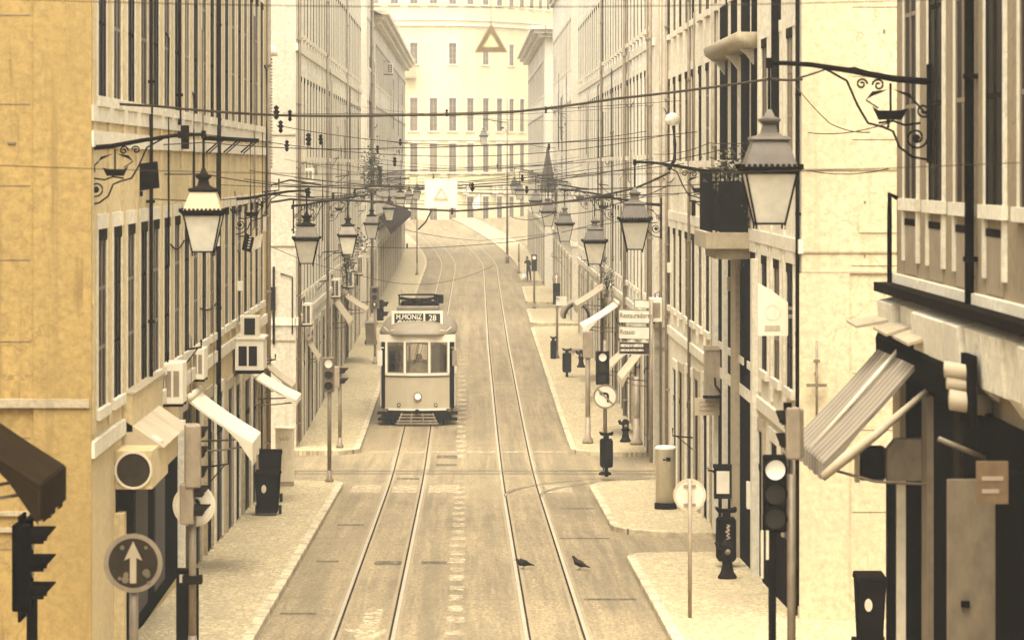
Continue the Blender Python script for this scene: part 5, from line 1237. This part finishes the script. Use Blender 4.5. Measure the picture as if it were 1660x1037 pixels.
m.build('bulkhead', INTER, TR); m = MB(); m.box(-.9, .9, .25, .5, 1.2, 1.6); m.build('console', INTER, TR)
# roof: rings that shrink as they rise
m = MB(); m.smooth = True; rings = []; n = 48
def plan(i):
    a = 2 * math.pi * i / n; c_, s_ = math.cos(a), math.sin(a); e = .42
    return (math.copysign(abs(c_) ** e, c_) , math.copysign(abs(s_) ** e, s_))
lv = [(2.93, 1.0, 0.0), (2.97, 1.02, -.02), (3.02, 1.0, 0.0), (3.12, .955, .09), (3.22, .88, .25), (3.31, .76, .5), (3.38, .6, .85), (3.43, .38, 1.4), (3.45, .12, 2.2)]
vs = []
for z, k, ins in lv:
    for i in range(n):
        px_, py_ = plan(i); hw = 1.27 * k; hl = LEN / 2 + .1 - ins
        taper = 1 - .13 * max(0, abs(py_ * hl) - (LEN / 2 - 1.3)) / 1.3
        vs.append((px_ * hw * taper, LEN / 2 + py_ * hl, z))
m.add(vs, [(j * n + i, j * n + (i + 1) % n, (j + 1) * n + (i + 1) % n, (j + 1) * n + i) for j in range(len(lv) - 1) for i in range(n)] + [tuple(range((len(lv) - 1) * n, len(lv) * n))])
rf = m.build('roof', TRAMR, TR)
m = MB(); m.box(-1.1, 1.1, .3, LEN - .3, 2.88, 2.92); m.build('ceiling', TRAMC, TR)
m = MB()
for x0, x1 in ((-.88, -.36), (-.3, .3), (.36, .9)): m.tube([(x0 + (x1 - x0) * t, .08 + .12 * abs(x0 + (x1 - x0) * t), 3.09 + .03 * math.sin(math.pi * t)) for t in (0, .25, .5, .75, 1)], .014, 5)
m.tube([(-.95, .28, 3.08), (-1.1, .4, 3.2)], .014, 5); m.tube([(.95, .28, 3.08), (1.1, .4, 3.2)], .014, 5); m.build('gutter', PALEM, rf)
# destination sign
sn = thing('destination_sign', None, None); sn.parent = TR; sn.location = (0, .75, 0)
m = MB(); m.box(-.85, .83, 0, .16, 3.62, 3.7); m.box(-.85, -.76, 0, .16, 3.12, 3.62); m.box(.74, .83, 0, .16, 3.12, 3.62); m.box(.19, .25, -.003, .15, 3.2, 3.62); m.box(-.76, .74, .003, .14, 3.26, 3.31); m.build('frame', TRAMC, sn)
m = MB(); m.box(-.76, .19, .04, .1, 3.31, 3.62); m.box(.25, .74, .04, .1, 3.31, 3.62); m.build('panel', SIGNB, sn)
text('lettering', 'M.MONIZ', .225, (-.285, .035, 3.51), WHITEP, sn, bold=.005, sx=.88); text('number', '28', .27, (.49, .035, 3.47), WHITEP, sn, bold=.003, sx=.95)
text('next_lettering', 'C.NOME', .2, (-.285, .038, 3.315), WHITEP, sn, bold=.010)
# headlight and lamps
hl = thing('headlight', None, None); hl.parent = TR; hl.location = (.02, 0, .97)
m = MB(); m.ring((0, 0), .10, .135, -.06, .01, 28); m.build('rim', GREY, hl); m = MB(); m.disc((0, 0), .102, -.045, .01, 24); m.build('lens', LIT, hl)
for sg in (-.6, .6):
    ml = MB(); ml.ring((sg, .68), .04, .06, yfront(sg) - .035, yfront(sg) + .01, 16); k = ml.build('marker_lamp', DARK2, TR); ml = MB(); ml.disc((sg, .68), .042, yfront(sg) - .02, yfront(sg), 14); ml.build('lens', PALEM, k)
# undercarriage, with a low dark box added to deepen the shadow below
m = MB(); m.box(-1.0, 1.0, .12, .3, .3, .5); m.box(-.9, .9, .6, LEN - .6, .3, .45); m.box(-.85, .85, .3, .8, .05, .3); m.prism([(-1.05, .2, .5), (-1.22, .25, .2), (-1.0, .25, .17), (-.9, .2, .45)], (0, 1.2, 0)); m.prism([(1.0, .2, .5), (.98, .2, .2), (.8, .2, .2), (.8, .2, .5)], (0, 1.2, 0)); m.build('underframe_shadow', DARK, TR)
m = MB(); m.box(-1.1, 1.1, 1.2, LEN - 1.2, .1, .5); m.build('truck', DARK, TR)
for y in (2.7, LEN - 2.7):
    for sg in (-.45, .45):
        m = MB(); m.prism([(sg - .05, y + .33 * math.cos(a), .33 + .33 * math.sin(a)) for a in [i * math.pi / 12 for i in range(24)]], (.1, 0, 0)); m.build('wheel', DARK, TR)
m = MB(); m.ring((0, .47), .05, .08, -.1, .1, 12); m.box(-.1, .1, -.06, .15, .42, .46); m.build('coupler', DARK2, TR)
cc = MB()
for k, (hw, z, y) in enumerate(((.55, .34, .02), (.6, .25, -.06), (.66, .15, -.14), (.7, .07, -.2))): cc.box(-hw, hw, y, y + .03, z, z + .055)
for x in (-.5, -.17, .17, .5): cc.tube([(x, .06, .42), (x * 1.25, -.16, .1)], .014, 5)
cc.build('cow_catcher', GREY, TR)
# roof gear
m = MB(); m.box(-.72, .68, 2.4, 5.2, 3.42, 3.76); m.build('resistor_box', TRAMR, TR, bevel=.02)
pg = thing('pantograph', None, None); pg.parent = TR; pg.location = (0, 3.4, 3.78)
m = MB(); m.tube([(-.7, 0, .33), (-.5, 0, .36), (.5, 0, .36), (.66, 0, .33)], .028, 6); m.tube([(-.68, .3, .33), (.64, .3, .33)], .022, 6); m.build('collector', DARK, pg)
m = MB()
for y in (0, .9):
    m.tube([(-.66, y, .22), (0, y, .12), (.62, y, .24)], .035, 6); m.tube([(-.55, y, .02), (-.2, y, .14), (.2, y, .14), (.6, y, .02)], .03, 6)
m.box(-.62, .66, -.1, 1.2, .0, .06); m.box(-.4, .4, .3, .9, .05, .2); m.tube([(-.66, .1, .0), (-.66, .1, .34)], .025, 6); m.tube([(.62, .1, .0), (.62, .1, .34)], .025, 6); m.box(-.12, .1, 0, .6, .06, .18); m.box(.5, .82, .2, 1.4, .05, .3); m.box(-.45, -.25, .0, .7, .06, .16); m.box(.22, .42, .1, .8, .06, .15)
for x in (-.5, -.2, .15, .5): m.lathe([(.05, 0), (.07, .03), (.05, .06), (.07, .09), (.04, .12)], 8, (x, -.08, .03))
m.build('linkage', DARK, pg)
m = MB(); m.tube([(0, .5, .2), (.05, -1.0, .1)], .02, 6); m.build('trolley_rope', DARK2, pg)
# driver
def person_skin(name, label, loc, J, E, Rr, cloth, parts, rz=0):
    rt = thing(name, label, 'person', loc, rz); o = skinned('body', J, E, Rr, cloth, rt); return rt, o
def face(rt, c, r, skin=SKIN, hair=HAIR, dirn=(0, -1)):
    m = MB(); N = 16; prof = [(.02, -1.25), (.42, -1.18), (.62, -.9), (.8, -.45), (.86, .1), (.86, .5), (.7, .9), (.4, 1.12), (.03, 1.2)]
    m.lathe([(a * r, z * r) for a, z in prof], N, c, 0, .92, 1.05)
    f = Vector((dirn[0], dirn[1], 0)).normalized(); sidev = Vector((-f.y, f.x, 0)); c = Vector(c)
    nb_ = c + f * r * .92
    m.add([nb_ + Vector((0, 0, .15 * r)), nb_ + sidev * r * .16 + Vector((0, 0, -.3 * r)), nb_ - sidev * r * .16 + Vector((0, 0, -.3 * r)), nb_ + f * r * .28 + Vector((0, 0, -.25 * r))], [(0, 1, 3), (0, 3, 2), (1, 2, 3)])
    for sg in (-1, 1): q = c + sidev * sg * r * .84; m.lathe([(.02 * r, -.28 * r), (.16 * r, -.1 * r), (.18 * r, .15 * r), (.03 * r, .3 * r)], 6, tuple(q))
    h = m.build('head', skin, rt)
    e = MB()
    for sg in (-1, 1): q = c + sidev * sg * r * .34 + f * r * .84 + Vector((0, 0, .08 * r)); e.lathe([(.02 * r, -.1 * r), (.12 * r, 0), (.02 * r, .1 * r)], 6, tuple(q))
    q = c + f * r * .78 + Vector((0, 0, -.62 * r)); e.box(q.x - .25 * r, q.x + .25 * r, q.y - .06 * r, q.y + .06 * r, q.z - .04 * r, q.z + .04 * r); e.build('face_features', HAIR, h)
    hb = MB(); pr = [(.9, .05), (.94, .5), (.78, .98), (.45, 1.22), (.03, 1.3)]; hb.lathe([(a * r, z * r) for a, z in pr], N, tuple(c - f * r * .12), 0, .96, 1.04); hb.build('hair', hair, h)
dv = thing('person', 'tram driver in a pale shirt behind the middle windscreen', 'person', (TX + .05, TY + .62, zg(TY) + .56))
J = [(0, .1, .7), (0, .1, .95), (0, .08, 1.2), (0, .07, 1.38), (0, .05, 1.5), (-.2, .07, 1.34), (-.27, 0, 1.1), (-.2, -.22, 1.0), (.2, .07, 1.34), (.27, 0, 1.1), (.2, -.22, 1.0), (-.1, .1, .66), (-.12, -.1, .4), (-.12, -.05, .05), (.1, .1, .66), (.12, -.1, .4), (.12, -.05, .05), (-.17, -.3, 1.0), (.17, -.3, 1.0)]
E = [(0, 1), (1, 2), (2, 3), (3, 4), (3, 5), (5, 6), (6, 7), (3, 8), (8, 9), (9, 10), (0, 11), (11, 12), (12, 13), (0, 14), (14, 15), (15, 16), (7, 17), (10, 18)]
Rr = [(.17, .13), (.17, .13), (.2, .13), (.14, .1), .06, .09, .06, .045, .09, .06, .045, .1, .075, .05, .1, .075, .05, .035, .035]
skinned('body', J, E, Rr, CLOTHP, dv); face(dv, (0, .02, 1.62), .115)
def hand(parent, root, d, up, mat=SKIN, s=1.0):
    d = Vector(d).normalized(); up = Vector(up).normalized(); w = d.cross(up).normalized(); r0 = Vector(root)
    V = [r0, r0 + d * .045 * s, r0 + d * .085 * s]; E_ = [(0, 1), (1, 2)]; rad = [.022 * s, .03 * s, .03 * s]
    for k, (o_, L_) in enumerate(((-.03, .07), (-.01, .085), (.011, .08), (.03, .06))):
        b0 = len(V); V += [r0 + d * .09 * s + w * o_ * s, r0 + d * (.09 + L_ * .5) * s + w * o_ * s * 1.1 - up * .008 * s, r0 + d * (.09 + L_ * .9) * s + w * o_ * 1.1 * s - up * .035 * s]
        E_ += [(2, b0), (b0, b0 + 1), (b0 + 1, b0 + 2)]; rad += [.0105 * s, .0095 * s, .008 * s]
    b0 = len(V); V += [r0 + d * .045 * s - w * .04 * s, r0 + d * .085 * s - w * .06 * s - up * .01 * s]; E_ += [(1, b0), (b0, b0 + 1)]; rad += [.012 * s, .009 * s]
    return skinned('hand', V, E_, rad, mat, parent, 1)
hand(dv, (-.17, -.3, 1.0), (.1, -1, 0), (0, 0, 1)); hand(dv, (.17, -.3, 1.0), (-.1, -1, 0), (0, 0, 1))
# passenger silhouettes standing inside
ps = thing('person', 'dark clothed passenger standing behind the left windscreen', 'person', (TX - .7, TY + 1.1, zg(TY) + .56))
J2 = [(0, 0, .85), (0, 0, 1.05), (0, 0, 1.28), (0, -.01, 1.42), (0, -.02, 1.5), (-.19, 0, 1.36), (-.24, 0, 1.1), (-.22, -.1, .88), (.19, 0, 1.36), (.24, 0, 1.1), (.22, -.1, .88), (-.09, 0, .8), (-.1, 0, .45), (-.1, .02, .08), (.09, 0, .8), (.1, 0, .45), (.1, .02, .08), (-.1, -.1, .04), (.1, -.1, .04)]
E2 = [(0, 1), (1, 2), (2, 3), (3, 4), (3, 5), (5, 6), (6, 7), (3, 8), (8, 9), (9, 10), (0, 11), (11, 12), (12, 13), (0, 14), (14, 15), (15, 16), (13, 17), (16, 18)]
R2_ = [(.15, .11), (.15, .11), (.18, .12), (.12, .09), .055, .085, .055, .04, .085, .055, .04, .09, .065, .045, .09, .065, .045, .04, .04]
skinned('body', J2, E2, R2_, CLOTHD, ps); face(ps, (0, -.03, 1.62), .11); hand(ps, (-.22, -.1, .88), (0, -.2, -1), (0, 1, 0)); hand(ps, (.22, -.1, .88), (0, -.2, -1), (0, 1, 0))
# pedestrian far right, dark clothes, leaning and looking at something held in the hands
pd = thing('person', 'pedestrian in dark clothes on the far right pavement reading something held', 'person', (PX(857, 204), 204, zg(204) + .13), R(-35))
sc = .92
J3 = [(0, 0, .86), (-.02, -.03, 1.05), (-.03, -.08, 1.26), (-.03, -.11, 1.40), (-.03, -.14, 1.47), (-.21, -.08, 1.33), (-.26, -.12, 1.06), (-.1, -.34, 1.08), (.17, -.08, 1.33), (.24, -.12, 1.06), (.08, -.34, 1.08), (-.09, 0, .8), (-.1, -.03, .46), (-.08, .03, .09), (.09, 0, .8), (.12, .02, .46), (.12, .1, .09), (-.08, -.1, .04), (.13, -.03, .04)]
skinned('body', [tuple(c * sc for c in p) for p in J3], E2, R2_, CLOTHD, pd); face(pd, (-.03 * sc, -.18 * sc, 1.58 * sc), .105)
hand(pd, (-.1 * sc, -.34 * sc, 1.08 * sc), (.5, -1, .2), (0, 0, 1)); hand(pd, (.08 * sc, -.34 * sc, 1.08 * sc), (-.5, -1, .2), (0, 0, 1))
pp = MB(); pp.box(-.11, .09, -.45, -.44, .98, 1.12); tag(pp.build('leaflet', WHITEM, None, tuple(pd.location), pd.rotation_euler.z), 'white leaflet held by the far pedestrian', 'paper')
bg = thing('shopping_bag', 'pale bag set down beside the far pedestrian', 'bag', (PX(850.5, 204), 204.2, zg(204.2) + .13))
m = MB(); m.smooth = True; m.hexa([(-.17, -.09, 0), (.17, -.09, 0), (.17, .09, 0), (-.17, .09, 0)], [(-.12, -.03, .42), (.1, -.03, .4), (.1, .03, .4), (-.12, .03, .42)]); m.build('sack', WHITEM, bg); m = MB(); m.tube([(-.08, 0, .4), (-.03, 0, .52), (.05, 0, .4)], .01, 5); m.build('handle', PALEM, bg)
# pigeons
def pigeon(px, py, Y, rz, label, lean):
    rt = thing('pigeon', label, 'pigeon', (PX(px, Y), Y, zg(Y) + .004), rz, 'pigeons on the road')
    # faces local -x
    V = [(.0, 0, .12), (-.06, 0, .14 + lean * .3), (-.10, 0, .185 + lean), (-.125, 0, .215 + lean), (-.15, 0, .213 + lean), (.07, 0, .105), (.14, 0, .085), (.23, 0, .06)]
    skinned('body', V, [(0, 1), (1, 2), (2, 3), (3, 4), (0, 5), (5, 6), (6, 7)], [(.062, .066), (.055, .06), .032, .03, .02, (.05, .05), (.035, .022), (.03, .008)], FEATH, rt)
    b_ = MB(); b_.lathe([(.001, -.0), (.008, .005), (.001, .012)], 6, (-.172, 0, .203 + lean)); b_.tube([(-.163, 0, .21 + lean), (-.188, 0, .2 + lean)], [.007, .002], 6); b_.build('beak', BROWN, rt)
    for s in (-1, 1):
        l_ = MB(); l_.tube([(.01, s * .025, .075), (.015, s * .027, .035), (.0, s * .028, .008)], .006, 5)
        for t in (-.03, 0, .03): l_.tube([(.0, s * .028, .008), (-.035, s * .028 + t * .6, .004)], .004, 4)
        l_.build('leg', BROWN, rt)
        w_ = MB(); w_.smooth = True; w_.add([(-.05, s * .058, .155), (.02, s * .07, .15), (.17, s * .03, .085), (.1, s * .062, .085), (-.02, s * .066, .105)], [(0, 1, 2, 3, 4)]); w_.build('wing', DARK2, rt)
pigeon(848, 921, 59.4, R(12), 'pigeon on the left rail of the right hand track', -.03)
pigeon(939, 923, 59.2, R(-28), 'pigeon standing right of the outer rail, nearer the kerb', .03)

# ------------------------------------------------------------------ air, light, camera
HZ = 0.0009
hz_b = MB(); hz_b.box(-120, 120, -35, 400, -2, 36); ho = hz_b.build('haze', None); ho.data.materials.clear()
hm = bpy.data.materials.new('haze'); hm.use_nodes = True; n = hm.node_tree.nodes; n.remove(n['Principled BSDF'])
pv = n.new('ShaderNodeVolumePrincipled'); pv.inputs['Color'].default_value = (1, .97, .90, 1); pv.inputs['Density'].default_value = HZ; pv.inputs['Anisotropy'].default_value = .3
hm.node_tree.links.new(pv.outputs[0], n['Material Output'].inputs['Volume']); ho.data.materials.append(hm)
tag(ho, 'pale warm haze filling the street', 'haze', None, 'stuff')

w = bpy.data.worlds.new('World'); SC.world = w; w.use_nodes = True; n = w.node_tree.nodes; l = w.node_tree.links
bgk = n['Background']; sky = n.new('ShaderNodeTexSky'); sky.sky_type = 'NISHITA'; sky.sun_disc = False
EL, AZ = R(68), R(190)     # sun behind the camera, to the left
sky.sun_elevation = EL; sky.sun_rotation = AZ; sky.dust_density = 4; sky.air_density = 1.0; sky.ozone_density = .5
hsv = n.new('ShaderNodeHueSaturation'); hsv.inputs['Saturation'].default_value = .15
tint = n.new('ShaderNodeMix'); tint.data_type = 'RGBA'; tint.blend_type = 'MULTIPLY'; tint.inputs[0].default_value = 1; tint.inputs[7].default_value = (1, .94, .82, 1)
l.new(sky.outputs[0], hsv.inputs['Color']); l.new(hsv.outputs[0], tint.inputs[6]); l.new(tint.outputs[2], bgk.inputs['Color']); bgk.inputs['Strength'].default_value = .15
sd = bpy.data.lights.new('sun', 'SUN'); sd.energy = 1.2; sd.angle = R(50); sd.color = (1, .95, .86)
so = bpy.data.objects.new('sun', sd); COL.objects.link(so)
dirv = Vector((math.sin(AZ) * math.cos(EL), math.cos(AZ) * math.cos(EL), math.sin(EL)))
so.rotation_euler = dirv.to_track_quat('Z', 'Y').to_euler()

cd = bpy.data.cameras.new('camera'); co = bpy.data.objects.new('camera', cd); COL.objects.link(co); SC.camera = co
co.location = (0, 0, CZ); co.rotation_euler = (R(90), 0, 0)
cd.sensor_width = 36; cd.lens = F / 1660 * 36; cd.shift_x = (830 - VX) / 1660; cd.shift_y = -(518.5 - VY) / 1660
cd.clip_start = 1; cd.clip_end = 2000
cd.dof.use_dof = True; cd.dof.focus_distance = 95; cd.dof.aperture_fstop = 3.6
SC.view_settings.view_transform = 'Standard'; SC.view_settings.look = 'None'; SC.view_settings.gamma = 1
SC.view_settings.exposure = 2.08
SC.cycles.max_bounces = 6; SC.cycles.diffuse_bounces = 4; SC.cycles.transparent_max_bounces = 12; SC.cycles.volume_bounces = 0
